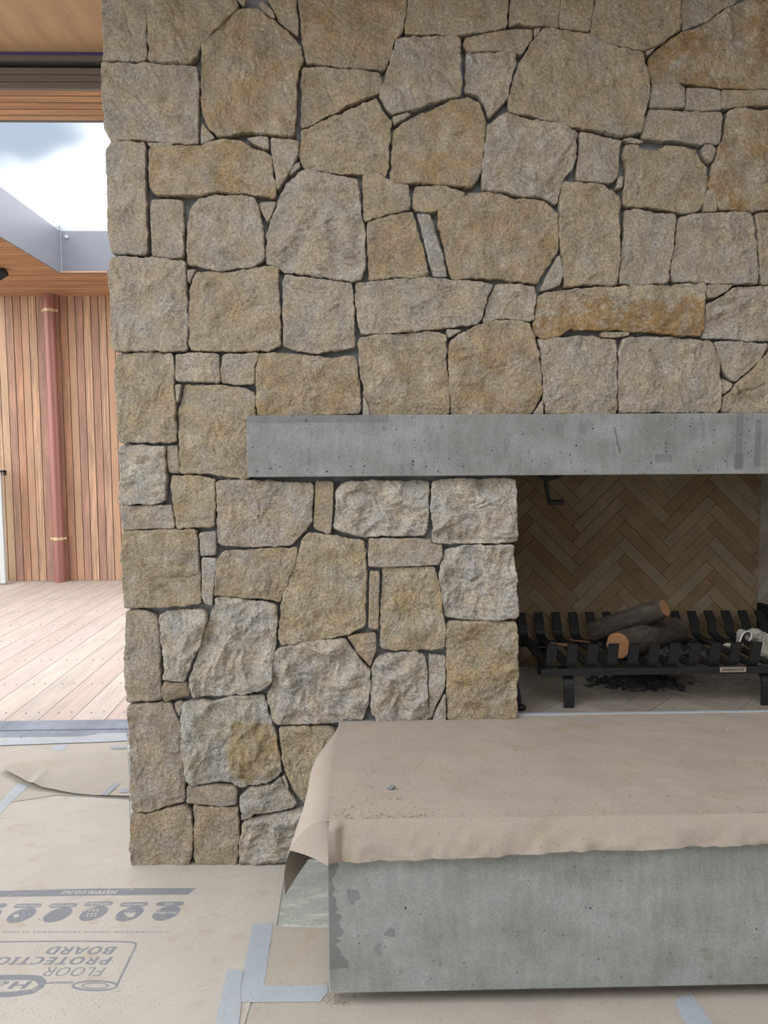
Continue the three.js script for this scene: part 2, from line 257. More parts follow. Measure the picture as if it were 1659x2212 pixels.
// outlines read off enlarged crops of the photograph: crop letter = [left, top, enlargement]
const CROP = { A: [200, 0, 3.318], B: [600, 0, 3.318], C: [1000, 0, 3.318], D: [1259, 0, 4.1475], E: [200, 400, 3.318], F: [600, 400, 3.318], G: [1000, 400, 3.318], H: [1259, 400, 4.1475], I: [200, 850, 3.318], J: [650, 950, 3.318], K: [200, 1250, 3.318], L: [550, 1250, 2.765], N: [240, 1500, 3.318] };
const STONES = [
  ['A', 'g', 48,-90, 375,-90, 382,130, 388,432, 230,436, 62,430, 68,300, 58,150, 50,0],
  ['A', 't', 385,-90, 1010,-90, 1040,40, 960,120, 870,215, 780,310, 745,400, 690,450, 560,450, 398,440, 392,200],
  ['A', 'g', 60,440, 390,445, 560,455, 750,462, 755,620, 750,1000, 745,1025, 560,1015, 300,1000, 130,1012, 80,930, 65,700, 52,540],
  ['A', 'o', 1090,50, 1180,55, 1300,140, 1410,230, 1490,320, 1520,430, 1480,480, 1465,600, 1465,750, 1445,975, 1300,965, 1110,945, 960,970, 880,965, 810,880, 775,780, 770,560, 778,420, 775,320, 870,230, 950,130, 1030,70],
  ['A', 'g', 1010,-40, 1095,-40, 1090,30, 1060,20],
  ['A', 'v', 1185,10, 1215,0, 1280,60, 1310,125, 1290,120, 1200,50],
  ['A', 't', 1225,-60, 1450,-60, 1470,100, 1475,250, 1400,200, 1320,120, 1285,50],
  ['A', 'g', 775,870, 800,890, 870,980, 780,1022, 768,1020],
  ['A', 'g', 385,1015, 570,1020, 560,1035, 400,1040],
  ['A', 'g', 125,1015, 250,1008, 372,1015, 374,1250, 385,1450, 390,1825, 240,1822, 130,1818, 115,1700, 100,1400, 95,1080],
  ['A', 'o', 405,1050, 560,1040, 750,1035, 860,1000, 960,985, 1060,1005, 1130,1050, 1240,1090, 1285,1120, 1295,1250, 1318,1390, 1300,1420, 1180,1390, 1000,1380, 880,1378, 780,1395, 600,1400, 450,1395, 415,1340, 398,1230],
  ['A', 'g', 1100,985, 1200,970, 1258,975, 1262,1065, 1230,1065, 1150,1025],
  ['A', 'g', 1275,985, 1400,990, 1478,1005, 1470,1120, 1400,1240, 1340,1350, 1325,1360, 1308,1250, 1285,1100],
  ['A', 'g', 1480,1150, 1485,1190, 1440,1230, 1410,1245, 1440,1180],
  ['E', 'g', 415,95, 640,95, 650,250, 648,520, 540,525, 425,512, 415,300],
  ['E', 'g', 700,150, 760,85, 880,60, 1000,65, 1165,85, 1185,160, 1215,260, 1225,400, 1228,520, 1140,585, 960,595, 860,605, 790,580, 675,565, 672,400, 678,240],
  ['E', 'g', 1195,115, 1310,110, 1300,160, 1255,260, 1240,250, 1200,160],
  ['E', 'g', 135,508, 300,515, 390,520, 665,540, 675,800, 678,1190, 400,1188, 150,1190, 128,1150, 120,900, 110,640, 115,540],
  ['E', 'g', 675,605, 735,600, 690,700, 678,690],
  ['E', 't', 740,615, 900,620, 1050,600, 1150,590, 1290,575, 1328,590, 1335,800, 1345,1000, 1348,1150, 1270,1180, 1100,1190, 900,1195, 690,1180, 684,900, 690,730],
  ['E', 't', 158,1205, 400,1198, 578,1205, 582,1500, 590,1700, 595,1830, 540,1850, 300,1848, 195,1848, 170,1800, 165,1600, 155,1400],
  ['E', 'v', 590,1210, 740,1200, 905,1205, 912,1415, 700,1405, 585,1400],
  ['E', 'g', 925,1210, 1190,1200, 1165,1290, 1160,1425, 1000,1425, 925,1420],
  ['E', 'v', 590,1430, 630,1425, 615,1530, 600,1560],
  ['E', 't', 650,1425, 850,1428, 1080,1450, 1155,1480, 1165,1660, 1160,1900, 1165,2090, 1090,2105, 960,2100, 870,2075, 620,2065, 610,1880, 598,1660, 630,1480],
  ['F', 'o', -130,1200, -30,1195, 150,1215, 330,1230, 400,1235, 550,1220, 575,1300, 590,1420, 600,1600, 580,1640, 100,1660, -150,1660, -158,1450, -165,1300],
  ['F', 'v', 20,60, 60,-20, 140,-90, 200,-112, 330,-95, 420,-85, 575,-52, 595,60, 605,230, 625,300, 632,580, 600,680, 550,690, 420,675, 180,640, 50,620, 0,590, -85,555, -82,350, -57,260, -12,150],
  ['F', 't', 610,-75, 720,-85, 780,-50, 860,-10, 940,0, 950,170, 800,205, 620,250, 615,100],
  ['F', 'o', 640,260, 760,230, 965,180, 985,230, 1010,330, 1060,520, 1085,630, 1060,655, 850,655, 650,680, 645,500],
  ['F', 't', 975,30, 990,0, 1180,-10, 1340,45, 1350,65, 1200,150, 1130,185, 990,185, 965,150],
  ['F', 'p', 1000,195, 1095,190, 1130,330, 1190,500, 1215,650, 1120,655, 1085,550, 1050,380],
  ['G', 'o', -175,180, -20,90, 60,55, 180,40, 270,55, 350,90, 480,95, 580,105, 640,150, 690,200, 692,400, 685,480, 600,600, 540,705, 440,690, 250,670, 20,665, -70,680, -95,640, -120,500, -160,350, -180,260],
  ['F', 'g', 35,635, 180,650, 420,685, 535,700, 540,790, 555,900, 550,1160, 470,1180, 260,1205, 100,1180, 40,1150, 35,900],
  ['F', 'g', 560,705, 700,690, 860,670, 1050,665, 1250,680, 1430,685, 1540,710, 1510,800, 1470,930, 1440,995, 1200,1020, 900,1050, 600,1075, 575,1000, 560,830],
  ['G', 'v', 235,705, 400,705, 525,715, 530,800, 515,960, 490,970, 330,955, 230,960, 140,985, 160,900, 200,790],
  ['F', 't', 580,1085, 800,1070, 1000,1045, 1150,1050, 1210,1080, 1215,1300, 1235,1500, 1235,1650, 660,1655, 620,1500, 590,1330, 580,1200],
  ['F', 'g', 1210,1030, 1325,1035, 1240,1085, 1220,1085],
  ['F', 'v', 615,1510, 650,1600, 655,1650, 610,1650],
  ['G', 'o', 10,1050, 110,1000, 200,970, 330,960, 480,980, 510,1050, 540,1180, 570,1350, 570,1480, 540,1550, 495,1640, 420,1655, -75,1655, -90,1500, -105,1300, -100,1120],
  ['G', 'g', 690,495, 715,540, 722,640, 700,710, 620,745, 555,755, 600,650],
  ['G', 't', 710,10, 740,-25, 860,-20, 1000,-5, 1080,35, 1130,70, 1142,140, 1120,230, 1135,330, 1130,500, 1120,640, 1095,715, 900,710, 800,720, 735,725, 722,600, 705,480, 695,300, 700,150],
  ['G', 'g', 1165,170, 1250,170, 1400,195, 1530,205, 1520,380, 1500,560, 1475,700, 1300,715, 1120,710, 1135,560, 1155,400, 1160,260],
  ['G', 's', 545,790, 600,760, 760,740, 950,725, 1200,722, 1450,715, 1600,700, 1745,705, 1742,800, 1735,900, 1730,1030, 1710,1075, 1600,1080, 1400,1060, 1180,1040, 1000,1040, 760,1035, 680,1085, 570,1095, 520,1060, 500,990, 530,920, 530,840],
  ['G', 's', 1000,1048, 1205,1050, 1195,1075, 1080,1090, 995,1085],
  ['G', 'g', 540,1105, 650,1095, 760,1090, 860,1075, 960,1080, 1000,1100, 1105,1105, 1112,1300, 1110,1450, 1115,1600, 1110,1640, 600,1640, 585,1540, 575,1400, 570,1250],
  ['H', 'g', 370,1370, 560,1345, 800,1355, 1000,1370, 1150,1385, 1185,1420, 1225,1550, 1250,1750, 1252,2000, 1220,2040, 350,2040, 335,1950, 320,1860, 330,1600, 325,1480],
  ['G', 'v', 575,1535, 580,1640, 510,1640],
  ['H', 'g', 870,290, 1000,255, 1200,240, 1400,235, 1530,250, 1550,400, 1560,600, 1580,750, 1570,880, 1400,885, 1150,875, 950,865, 830,860, 800,800, 815,650, 840,500, 850,380],
  ['H', 't', 1555,245, 1900,215, 1900,885, 1600,885, 1590,750, 1575,560],
  ['H', 'g', 1125,890, 1350,890, 1300,940, 1200,1000, 1130,1010, 1115,960],
  ['H', 'v', 1380,900, 1950,890, 1950,1400, 1400,1390, 1150,1365, 1090,1360, 1095,1250, 1115,1080, 1130,1060, 1280,980],
  ['H', 'g', 1190,1400, 1400,1400, 1660,1420, 1640,1500, 1550,1620, 1430,1720, 1380,1760, 1300,1710, 1260,1650, 1230,1540],
  ['H', 'v', 1265,1730, 1360,1775, 1340,1820, 1270,1880, 1260,1800],
  ['H', 't', 1385,1780, 1550,1640, 1690,1470, 2000,1410, 2000,2040, 1262,2040, 1258,1910, 1350,1840],
  ['B', 't', 945,-60, 1660,-60, 1650,120, 1640,200, 1500,220, 1320,245, 1150,235, 920,235, 905,200, 920,120],
  ['C', 't', 345,-60, 705,-60, 698,90, 690,185, 600,180, 480,165, 400,155, 330,175, 335,80],
  ['C', 't', 708,-60, 950,-60, 935,100, 905,225, 820,210, 695,190],
  ['C', 't', 960,-60, 1560,-60, 1565,100, 1565,210, 1480,260, 1400,320, 1300,365, 1230,350, 1100,315, 1000,290, 920,255, 925,180],
  ['D', 'g', 895,-60, 1420,-60, 1380,20, 1300,45, 1220,100, 1150,160, 1000,225, 905,260, 885,100],
  ['D', 's', 1430,10, 1560,-20, 2000,-20, 2000,790, 1500,790, 1300,775, 1150,760, 1000,740, 900,725, 750,735, 620,735, 605,640, 600,500, 660,430, 800,330, 900,270, 1040,225, 1160,165, 1290,60],
  ['D', 'g', 565,460, 650,425, 590,490, 575,490],
  ['C', 't', 20,260, 200,225, 400,195, 505,200, 505,270, 450,340, 425,375, 380,370, 200,355, 30,360, 5,310],
  ['C', 'g', 515,200, 560,185, 550,230, 520,255],
  ['C', 'v', 25,375, 200,360, 385,375, 385,440, 360,540, 325,680, 280,750, 190,835, 175,790, 130,680, 20,640, 20,500],
  ['C', 't', 580,195, 700,200, 900,240, 1000,295, 1150,340, 1290,380, 1315,480, 1335,570, 1330,720, 1300,850, 1275,950, 1150,970, 1000,940, 800,905, 650,870, 500,820, 330,795, 325,730, 350,600, 370,530, 440,390, 520,270],
  ['D', 'g', 620,750, 780,740, 860,745, 920,780, 925,960, 760,960, 600,960, 605,850],
  ['D', 'g', 940,775, 1060,775, 1250,795, 1250,980, 1100,985, 925,975],
  ['D', 't', 1255,800, 1400,805, 1950,795, 1950,920, 1500,940, 1300,965, 1245,965],
  ['D', 'g', 600,970, 760,970, 950,990, 1240,1000, 1255,1030, 1250,1180, 1235,1270, 1200,1290, 1000,1280, 800,1250, 545,1225, 540,1180, 560,1060],
  ['D', 's', 1310,990, 1450,955, 1550,975, 1950,960, 1950,1840, 1680,1860, 1550,1890, 1350,1880, 1220,1870, 1200,1780, 1130,1640, 1180,1480, 1215,1330, 1260,1250, 1290,1120],
  ['D', 't', 380,1290, 500,1290, 560,1340, 680,1330, 740,1295, 900,1310, 1010,1330, 1060,1410, 1130,1480, 1140,1560, 1130,1650, 1110,1800, 1060,1870, 1000,1900, 850,1890, 600,1860, 400,1840, 365,1810, 385,1600, 400,1480, 370,1380],
  ['D', 'v', 370,1235, 440,1220, 560,1255, 520,1275, 440,1270],
  ['D', 'v', 1095,1290, 1160,1290, 1195,1340, 1160,1450, 1090,1410, 1075,1370],
  ['H', 'g', 1125,40, 1165,30, 1210,130, 1205,230, 1100,235, 1095,180],
  ['C', 'v', 1120,1260, 1155,1260, 1145,1340, 1105,1350],
  ['C', 'g', 840,935, 1000,960, 1150,990, 1140,1080, 1120,1250, 1080,1305, 950,1295, 820,1285, 830,1150],
  ['C', 'v', 180,890, 320,805, 500,850, 700,895, 830,940, 815,1080, 790,1200, 730,1270, 690,1440, 665,1455, 580,1410, 450,1405, 300,1375, 130,1360, 140,1200, 160,1050],
  ['B', 'o', 145,-60, 930,-60, 920,30, 910,150, 880,240, 835,290, 815,400, 760,495, 640,480, 450,470, 330,445, 205,440, 180,350, 165,200],
  ['B', 't', 170,465, 350,465, 550,495, 735,515, 745,560, 720,655, 640,690, 400,800, 180,915, 160,905, 165,700],
  ['B', 'g', 850,270, 1000,250, 1150,255, 1240,250, 1315,275, 1315,450, 1325,560, 1315,685, 1150,710, 1000,770, 870,790, 815,810, 770,760, 730,680, 740,620, 790,480, 830,340],
  ['B', 't', 170,935, 400,830, 600,740, 705,695, 740,770, 810,870, 810,950, 800,1050, 790,1200, 770,1265, 740,1245, 600,1240, 400,1235, 180,1200, 150,1100, 160,1000],
  ['B', 'g', 820,830, 930,795, 960,810, 830,885],
  ['B', 'o', 830,920, 970,830, 1100,770, 1250,710, 1370,685, 1440,720, 1480,790, 1500,880, 1490,1000, 1465,1200, 1440,1280, 1390,1335, 1250,1325, 1000,1310, 805,1310, 815,1150, 820,1000],
  ['I', 'w', 185,365, 400,370, 520,375, 525,500, 530,740, 490,785, 400,795, 185,798, 190,600],
  ['I', 'g', 530,380, 600,375, 612,480, 620,570, 545,570, 530,480],
  ['I', 'y', 570,590, 700,585, 820,600, 875,615, 878,800, 865,955, 750,970, 600,965, 585,870, 570,780, 560,650],
  ['I', 'g', 195,805, 400,800, 560,800, 575,880, 583,970, 400,975, 215,985, 200,900],
  ['I', 'g', 890,620, 1100,620, 1300,625, 1420,635, 1560,635, 1585,660, 1580,760, 1575,900, 1530,980, 1460,1060, 1430,1090, 1200,1100, 1000,1095, 890,1080, 885,980, 890,850],
  ['I', 't', 210,990, 400,980, 740,980, 750,1050, 760,1250, 775,1520, 500,1535, 220,1545, 205,1400, 200,1200, 200,1100],
  ['I', 'p', 760,1000, 880,990, 882,1160, 770,1170, 765,1100],
  ['I', 'w', 780,1180, 880,1185, 870,1350, 860,1440, 850,1530, 800,1510, 780,1460],
  ['I', 't', 890,1190, 930,1130, 1100,1125, 1300,1110, 1470,1105, 1460,1200, 1420,1290, 1380,1400, 1340,1500, 1200,1475, 1000,1460, 870,1445, 880,1320],
  ['J', 't', 105,295, 230,295, 230,450, 220,600, 205,680, 90,640, 95,500],
  ['J', 'w', 255,340, 320,300, 500,290, 750,295, 920,295, 920,450, 910,650, 890,690, 700,690, 420,695, 300,670, 235,640, 245,480],
  ['J', 'w', 940,300, 1050,275, 1250,280, 1450,275, 1550,285, 1552,450, 1558,600, 1558,735, 1300,745, 1100,750, 940,745, 950,640, 930,500],
  ['J', 'g', 490,710, 700,710, 930,715, 940,750, 1020,755, 1020,840, 990,900, 800,905, 485,915, 480,800],
  ['J', 'y', 0,720, 60,665, 200,685, 300,705, 450,720, 468,800, 470,1000, 465,1340, 330,1400, 200,1430, 0,1465, -150,1480, -165,1420, -150,1250, -140,1160, -100,1030, -80,960, -30,850],
  ['J', 't', 495,945, 565,945, 560,1150, 555,1365, 485,1360, 490,1150],
  ['J', 'y', 585,925, 750,915, 960,912, 985,1000, 1005,1100, 1020,1250, 1040,1350, 1038,1500, 900,1515, 700,1515, 570,1500, 570,1300, 580,1100],
  ['J', 'w', 1050,790, 1200,760, 1530,750, 1545,900, 1555,1100, 1560,1280, 1400,1300, 1200,1295, 1040,1280, 1015,1150, 995,960, 1005,890],
  ['L', 'y', 1150,260, 1300,255, 1565,255, 1580,400, 1580,550, 1575,700, 1570,850, 1480,850, 1330,870, 1180,855, 1150,830, 1150,600, 1145,400],
  ['L', 't', 555,350, 725,325, 730,400, 710,480, 690,530, 650,490, 600,420],
  ['L', 'w', 120,440, 150,415, 300,390, 400,370, 545,365, 580,420, 650,510, 690,560, 690,680, 670,780, 650,850, 560,865, 400,875, 120,880, 95,820, 75,730, 70,690, 100,640, 105,540],
  ['L', 'w', 700,540, 740,470, 800,450, 960,440, 1020,470, 1035,540, 1035,700, 1040,855, 900,860, 730,870, 720,820, 695,800, 695,650],
  ['L', 'w', 1040,460, 1145,470, 1140,660, 1100,740, 1055,845, 1042,850],
  ['L', 'w', 1140,690, 1145,850, 1065,850, 1100,770],
  ['N', 'y', 1200,245, 1350,235, 1570,240, 1640,300, 1640,740, 1600,900, 1400,800, 1330,720, 1260,600, 1230,480, 1215,380],
  ['K', 'g', 230,240, 340,230, 440,265, 465,330, 475,500, 480,700, 485,880, 350,890, 235,898, 225,780, 215,600, 230,420],
  ['K', 'w', 470,270, 520,240, 700,230, 790,225, 820,260, 800,380, 770,470, 700,600, 655,745, 580,740, 500,725, 510,640, 490,500, 475,380],
  ['K', 'w', 875,145, 1000,140, 1180,160, 1310,190, 1325,230, 1320,400, 1290,600, 1285,730, 1240,790, 1080,840, 850,850, 720,850, 690,780, 700,690, 740,560, 800,380, 840,270],
  ['K', 'b', 510,740, 600,755, 660,750, 690,800, 690,850, 600,865, 510,888, 490,840, 490,790],
  ['K', 'g', 245,915, 400,900, 550,895, 575,950, 610,1020, 640,1150, 640,1300, 655,1450, 655,1600, 560,1640, 400,1680, 310,1690, 285,1660, 265,1550, 260,1300, 245,1050],
  ['K', 'g', 580,900, 640,885, 630,960, 615,1000, 590,950],
  ['N', 'm', 515,60, 640,45, 720,60, 860,25, 960,20, 1090,10, 1115,100, 1150,210, 1180,300, 1215,500, 1225,560, 1180,610, 1050,660, 920,670, 850,640, 700,640, 580,650, 530,600, 515,500, 505,300, 495,180, 505,100],
  ['N', 'g', 540,665, 700,660, 895,670, 900,800, 800,810, 650,795, 535,785],
  ['N', 'w', 920,740, 1000,680, 1150,650, 1210,610, 1260,690, 1330,800, 1300,830, 1100,860, 1050,865, 930,850],
  ['N', 'w', 1225,600, 1245,590, 1270,670, 1265,690],
  ['N', 't', 140,860, 300,860, 450,820, 520,805, 575,850, 582,1000, 580,1150, 560,1235, 400,1240, 150,1245, 130,1150, 130,950],
  ['N', 't', 590,805, 700,815, 910,820, 915,1000, 905,1220, 800,1235, 610,1235, 590,1180, 590,1000],
  ['N', 'w', 930,870, 1030,860, 1000,890, 930,915],
  ['N', 'w', 945,925, 1100,880, 1340,840, 1450,850, 1550,1185, 1300,1190, 1150,1210, 1050,1235, 925,1235, 920,1100],
];
PAL.m = [[0.49, 0.455, 0.395], [0.42, 0.32, 0.18], 0.3, 0.5, 1.4];
const corners = [];
STONES.forEach(([crop, kind, ...n], i) => {
  const [cx, cy, s] = CROP[crop], poly = [];
  for (let k = 0; k < n.length; k += 2) { const p = onZ(cx + n[k] / s, cy + n[k + 1] / s, 0.004); poly.push([p.x, p.y]); }
  const xs = poly.map((p) => p[0]), ys = poly.map((p) => p[1]), opt = {};
  if (Math.min(...xs) < WALL_L + 0.03) corners.push([Math.min(...ys), Math.max(...ys), kind]);
  if (kind === 'm') { const q = onZ(545, 1625, 0); opt.patch = (x, y, nz) => 0.95 * smooth(0.0, 0.05, 0.1 - Math.hypot((x - q.x) * 1.0, (y - q.y) * 0.8) + 0.03 * nz(x * 18, y * 18, 3)); }
  if (kind === 's' && crop === 'G' && n[0] === 545) { const q = onZ(1340, 640, 0); opt.patch = (x, y, nz) => smooth(-0.01, 0.02, q.y - 0.012 - y + 0.02 * nz(x * 12, y * 5, 8) + 0.008 * nz(x * 45, y * 45, 5)) * (0.85 - 0.5 * smooth(0.2, 0.7, nz(x * 30, y * 30, 2))); }
  const m = mesh(numbered('stone'), stoneGeo(poly, kind, i + 1, opt), M.stone, wallBack);
});
// the return of the wall round its corner: plainer blocks
{
  let k = 300; const r = rng(55);
  for (const [y0, y1, kind] of corners) {
    let z = 0.05; const firstLong = k % 2;
    for (let j = 0; j < 5 && z < 1.15; j++, k++) {
      const len = j === 0 ? (firstLong ? 0.24 : 0.13) : 0.16 + 0.2 * r(), e = Math.min(1.2, z + len), q = () => (r() - 0.5) * 0.012, a = y0 + 0.004, b = y1 - 0.004;
      if (e - z < 0.05) break;
      const poly = [[z + 0.004 + q() * 0.2, a], [(z + e) / 2, a + q()], [e - 0.005 + q(), a + q() * 0.4], [e - 0.005 + q(), (a + b) / 2], [e - 0.005 + q(), b], [(z + e) / 2, b + q()], [z + 0.004 + q() * 0.2, b], [z + 0.004, (a + b) / 2]];
      const g = stoneGeo(poly, j ? 'gtow'[Math.floor(r() * 4)] : kind === 'm' ? 'g' : kind, k, { coarse: true, z: -0.012 });
      g.rotateY(-Math.PI / 2); g.scale(1, 1, 1);
      const m = mesh(numbered('stone'), g, M.stone, wallBack); m.position.set(WALL_L + 0.012, 0, 0);
      g.scale(1, 1, -1); { const ix = g.index.array; for (let t = 0; t < ix.length; t += 3) { const s = ix[t]; ix[t] = ix[t + 1]; ix[t + 1] = s; } } g.computeVertexNormals();
      z = e;
    }
  }
}
// plainer blocks where the wall goes on beyond the frame
{
  const r = rng(66), x0 = onZ(1746, 500, 0).x, fill = (xa, xb, ya, yb) => {
    for (let y = ya; yb - y > 0.08;) { const h = yb - y < 0.4 ? yb - y : 0.17 + 0.14 * r(); for (let x = xa; xb - x > 0.06;) { const w = xb - x < 0.5 ? xb - x : 0.2 + 0.22 * r(), q = () => (r() - 0.5) * 0.018, a = x + 0.005, b = x + w - 0.005, c = y + 0.005, d = y + h - 0.005;
      mesh(numbered('stone'), stoneGeo([[a, c + q() * 0.3], [(a + b) / 2, c + q() * 0.5], [b + q() * 0.4, c], [b + q() * 0.4, (c + d) / 2], [b + q() * 0.4, d], [(a + b) / 2, d + q() * 0.5], [a, d + q() * 0.3], [a + q() * 0.3, (c + d) / 2]], 'gtovy'[Math.floor(r() * 5)], 500 + Math.floor(r() * 400), { coarse: true }), M.stone, wallBack); x += w; } y += h; }
  };
  fill(x0, 2.7, MANTEL_T + 0.004, onZ(1000, -22, 0).y); fill(OPEN_R + 0.01, 2.7, HEARTH_Y, MANTEL_B - 0.004); fill(WALL_L + 0.01, 2.7, onZ(1000, -24, 0).y, CEIL - 0.004);
}
console.log('stones done');

// ---------------------------------------------------------------- floor, ceiling, other walls
const floor = thing('floor', 'grey green stone floor tiles under the protection sheets', 'floor', null, 'structure');
mesh('slab', box(LEFT, RIGHT, -0.2, -0.0065, SILL_Z - 0.1, FRONT), M.concrete, floor);
for (let i = 0; i < 8; i++) for (let j = 0; j < 8; j++) {
  const x0 = -3.4 + i * 0.9 - 0.2 + 0.27, z1 = 0.36 + (j - 2) * 0.6, x1 = x0 + 0.896, z0 = z1 - 0.596;
  if (x0 > RIGHT - 0.05 || z1 < SILL_Z + 0.02 || z1 > FRONT) continue;
  mesh('tile', box(Math.max(LEFT + 0.001, x0), Math.min(RIGHT - 0.001, x1), -0.0064, -0.0005, Math.max(SILL_Z + 0.16, z0), z1, 'z', i * 0.31, j * 0.17), M.tile, floor);
}
const ceiling = thing('ceiling', 'timber lined ceiling with long diagonal grain', 'ceiling', null, 'structure');
{
  const ring = (y0, y1, z0, x0, x1, z1) => merge([box(x0, x1, y0, y1, z0, SKY.z0), box(x0, x1, y0, y1, SKY.z1, z1), box(x0, SKY.x0, y0, y1, SKY.z0, SKY.z1), box(SKY.x1, x1, y0, y1, SKY.z0, SKY.z1)]);
  mesh('roof_deck', ring(CEIL + 0.022, CEIL + 0.22, SILL_Z - 0.02, LEFT - 1.1, RIGHT + 0.3, FRONT + 0.3), M.plaster, ceiling);  // left overhang is out of view, sized to dim the upper stones
  for (let i = 0, x = LEFT; x < RIGHT; i++, x += 0.6) for (const [z0, z1] of [[SILL_Z + 0.01, SKY.z0], [SKY.z0, SKY.z1], [SKY.z1, FRONT]]) {
    const a = x + 0.001, b = Math.min(RIGHT, x + 0.598), open = z0 === SKY.z0, parts = open ? [[a, Math.min(b, SKY.x0)], [Math.max(a, SKY.x1), b]] : [[a, b]];
    for (const [p, q] of parts) if (q - p > 0.01) mesh('ceiling_panel', box(p, q, CEIL, CEIL + 0.02, z0, z1, 'z', i * 0.37, i * 0.61), ceilWood, ceiling);
  }
}
mesh('unseen_ceiling_beam', box(LEFT, RIGHT, CEIL - 0.2, CEIL, 0.88, 1.0, 'x'), ceilWood, ceiling);  // beam out of view, hung here to shade the upper stone wall
const wallRight = thing('wall_right', 'plain plastered side wall', 'wall', null, 'structure'); mesh('plaster', box(RIGHT, RIGHT + 0.2, 0, CEIL, SILL_Z - 0.1, FRONT + 0.2), M.plaster, wallRight);
// unseen sides of the room, opened to let daylight in from the left
const wallLeft = thing('wall_left', 'unseen open side of the room with dark posts, letting daylight in from the left', 'wall', null, 'structure');
mesh('head', box(LEFT - 0.15, LEFT, CEIL - 0.08, CEIL + 0.02, SILL_Z, FRONT), M.frame, wallLeft);
for (const z of [SILL_Z + 0.06, 1.2, 3.2, FRONT - 0.06]) mesh('post', box(LEFT - 0.15, LEFT, 0, CEIL - 0.08, z - 0.06, z + 0.06), M.frame, wallLeft);
const wallFront = thing('wall_front', 'unseen plaster front wall of the room, open to daylight at its left end', 'wall', null, 'structure');
mesh('head', box(LEFT - 0.15, RIGHT + 0.2, CEIL - 0.08, CEIL + 0.02, FRONT, FRONT + 0.15), M.frame, wallFront);
mesh('plaster', box(-2.4, RIGHT, 0, CEIL - 0.08, FRONT, FRONT + 0.15), M.plaster, wallFront);
for (const x of [LEFT - 0.05, -2.46]) mesh('post', box(x - 0.06, x + 0.06, 0, CEIL - 0.08, FRONT, FRONT + 0.15), M.frame, wallFront);
const ground = mesh('ground', (() => { const g = new THREE.PlaneGeometry(120, 120); g.rotateX(-Math.PI / 2); g.translate(0, -0.25, 0); return g; })(), M.ground); tag(ground, 'dry grassy ground around the house', 'ground', null, 'structure');

// ---------------------------------------------------------------- sliding door opening to the deck
const doorFrame = thing('door_1', 'wide sliding door opening with dark frame and grey track', 'door', null, 'structure');
{
  const yAt = (py) => onZ(100, py, SILL_Z).y, x0 = LEFT, x1 = WALL_L + 0.1;
  mesh('masking_tape', box(x0, x1, yAt(122), yAt(116), SILL_Z - 0.002, SILL_Z + 0.012), std({ color: lin(0.09, 0.05, 0.2), roughness: 0.6 }), doorFrame);
  mesh('head_frame', box(x0, x1, yAt(134), yAt(122), SILL_Z - 0.05, SILL_Z + 0.01), M.frame, doorFrame);
  mesh('track_slot', box(x0, x1, yAt(147), yAt(134), SILL_Z - 0.06, SILL_Z - 0.03), M.black, doorFrame);
  for (const [a, b, d] of [[147, 161, 0], [161.8, 176, 0.004], [176.8, 192, 0.008]]) mesh('head_frame', rbox(x0, x1, yAt(b), yAt(a), SILL_Z - 0.02, SILL_Z + 0.004 - d * 0.4, 0.002), M.frame, doorFrame);
  mesh('head_beam', box(x0, x1, SOFFIT + 0.03, CEIL + 0.02, SILL_Z - 0.14, SILL_Z - 0.06), M.black, doorFrame);
  const z = (py) => onY(136, py).z;
  mesh('sill_plate', rbox(x0, x1, -0.05, 0.004, z(1557), z(1577), 0.003), M.sill, doorFrame);
  mesh('sill_plate', rbox(x0, x1, -0.05, 0.001, z(1577.6), z(1591), 0.003), M.sill, doorFrame);
  mesh('track_slot', box(x0, x1, -0.06, -0.004, z(1591), z(1603)), M.black, doorFrame);
}

// ---------------------------------------------------------------- deck, timber wall, roof with its void
const deck = thing('deck', 'pale weathered timber deck boards outside the door', 'deck', null, 'structure');
{
  const r = rng(91), lines = [-1.996, -1.819, -1.634, -1.452].map((x) => x * EYE / 1.4), pitch = 0.1555, x0 = lines[0], slant = -0.036, zEnd = DECK_Z - 0.05, zs = SILL_Z - 0.004;
  mesh('joists', box(-5.2, 0.5, -0.2, -0.05, zEnd, zs), M.black, deck);
  for (let i = -22; i < 14; i++) {
    const a = x0 + i * pitch + 0.002, b = a + pitch - 0.004, cuts = [zs, ...(i === -1 ? [onY(120, 1333).z] : i === -3 ? [onY(100, 1332).z] : []), zEnd];
    for (let k = 0; k < cuts.length - 1; k++) {
      const g = box(a, b, -0.03, 0, cuts[k + 1] + 0.001, cuts[k] - 0.001, 'z', r() * 3, r() * 3), p = g.attributes.position;
      for (let q = 0; q < p.count; q++) p.setX(q, p.getX(q) - slant * (p.getZ(q) - zs) * -1 * -1);
      mesh('deck_board', g, deckWood[Math.floor(r() * 4)], deck);
    }
  }
  const sg = new THREE.CylinderGeometry(0.004, 0.004, 0.003, 6), list = [];
  for (let i = -16; i < 5; i++) for (const z of [-0.1, -0.55, -1.02, -1.5, -1.98, -2.45, -2.93, -3.4, -3.88]) for (const f of [0.22, 0.42]) { const s = sg.clone(), zz = zs + z - (f > 0.3 ? 0.01 : 0); s.translate(x0 + i * pitch + f * pitch * 1.8 - slant * (zz - zs), 0.0005, zz); list.push(s); }
  const nails = mesh('screw_heads', merge(list), std({ color: lin(0.12, 0.1, 0.1), roughness: 0.6 }), deck); nails.userData.kind = 'stuff';
}
const wallDeck = thing('wall_outside', 'vertical cedar board wall at the far side of the deck', 'wall', null, 'structure');
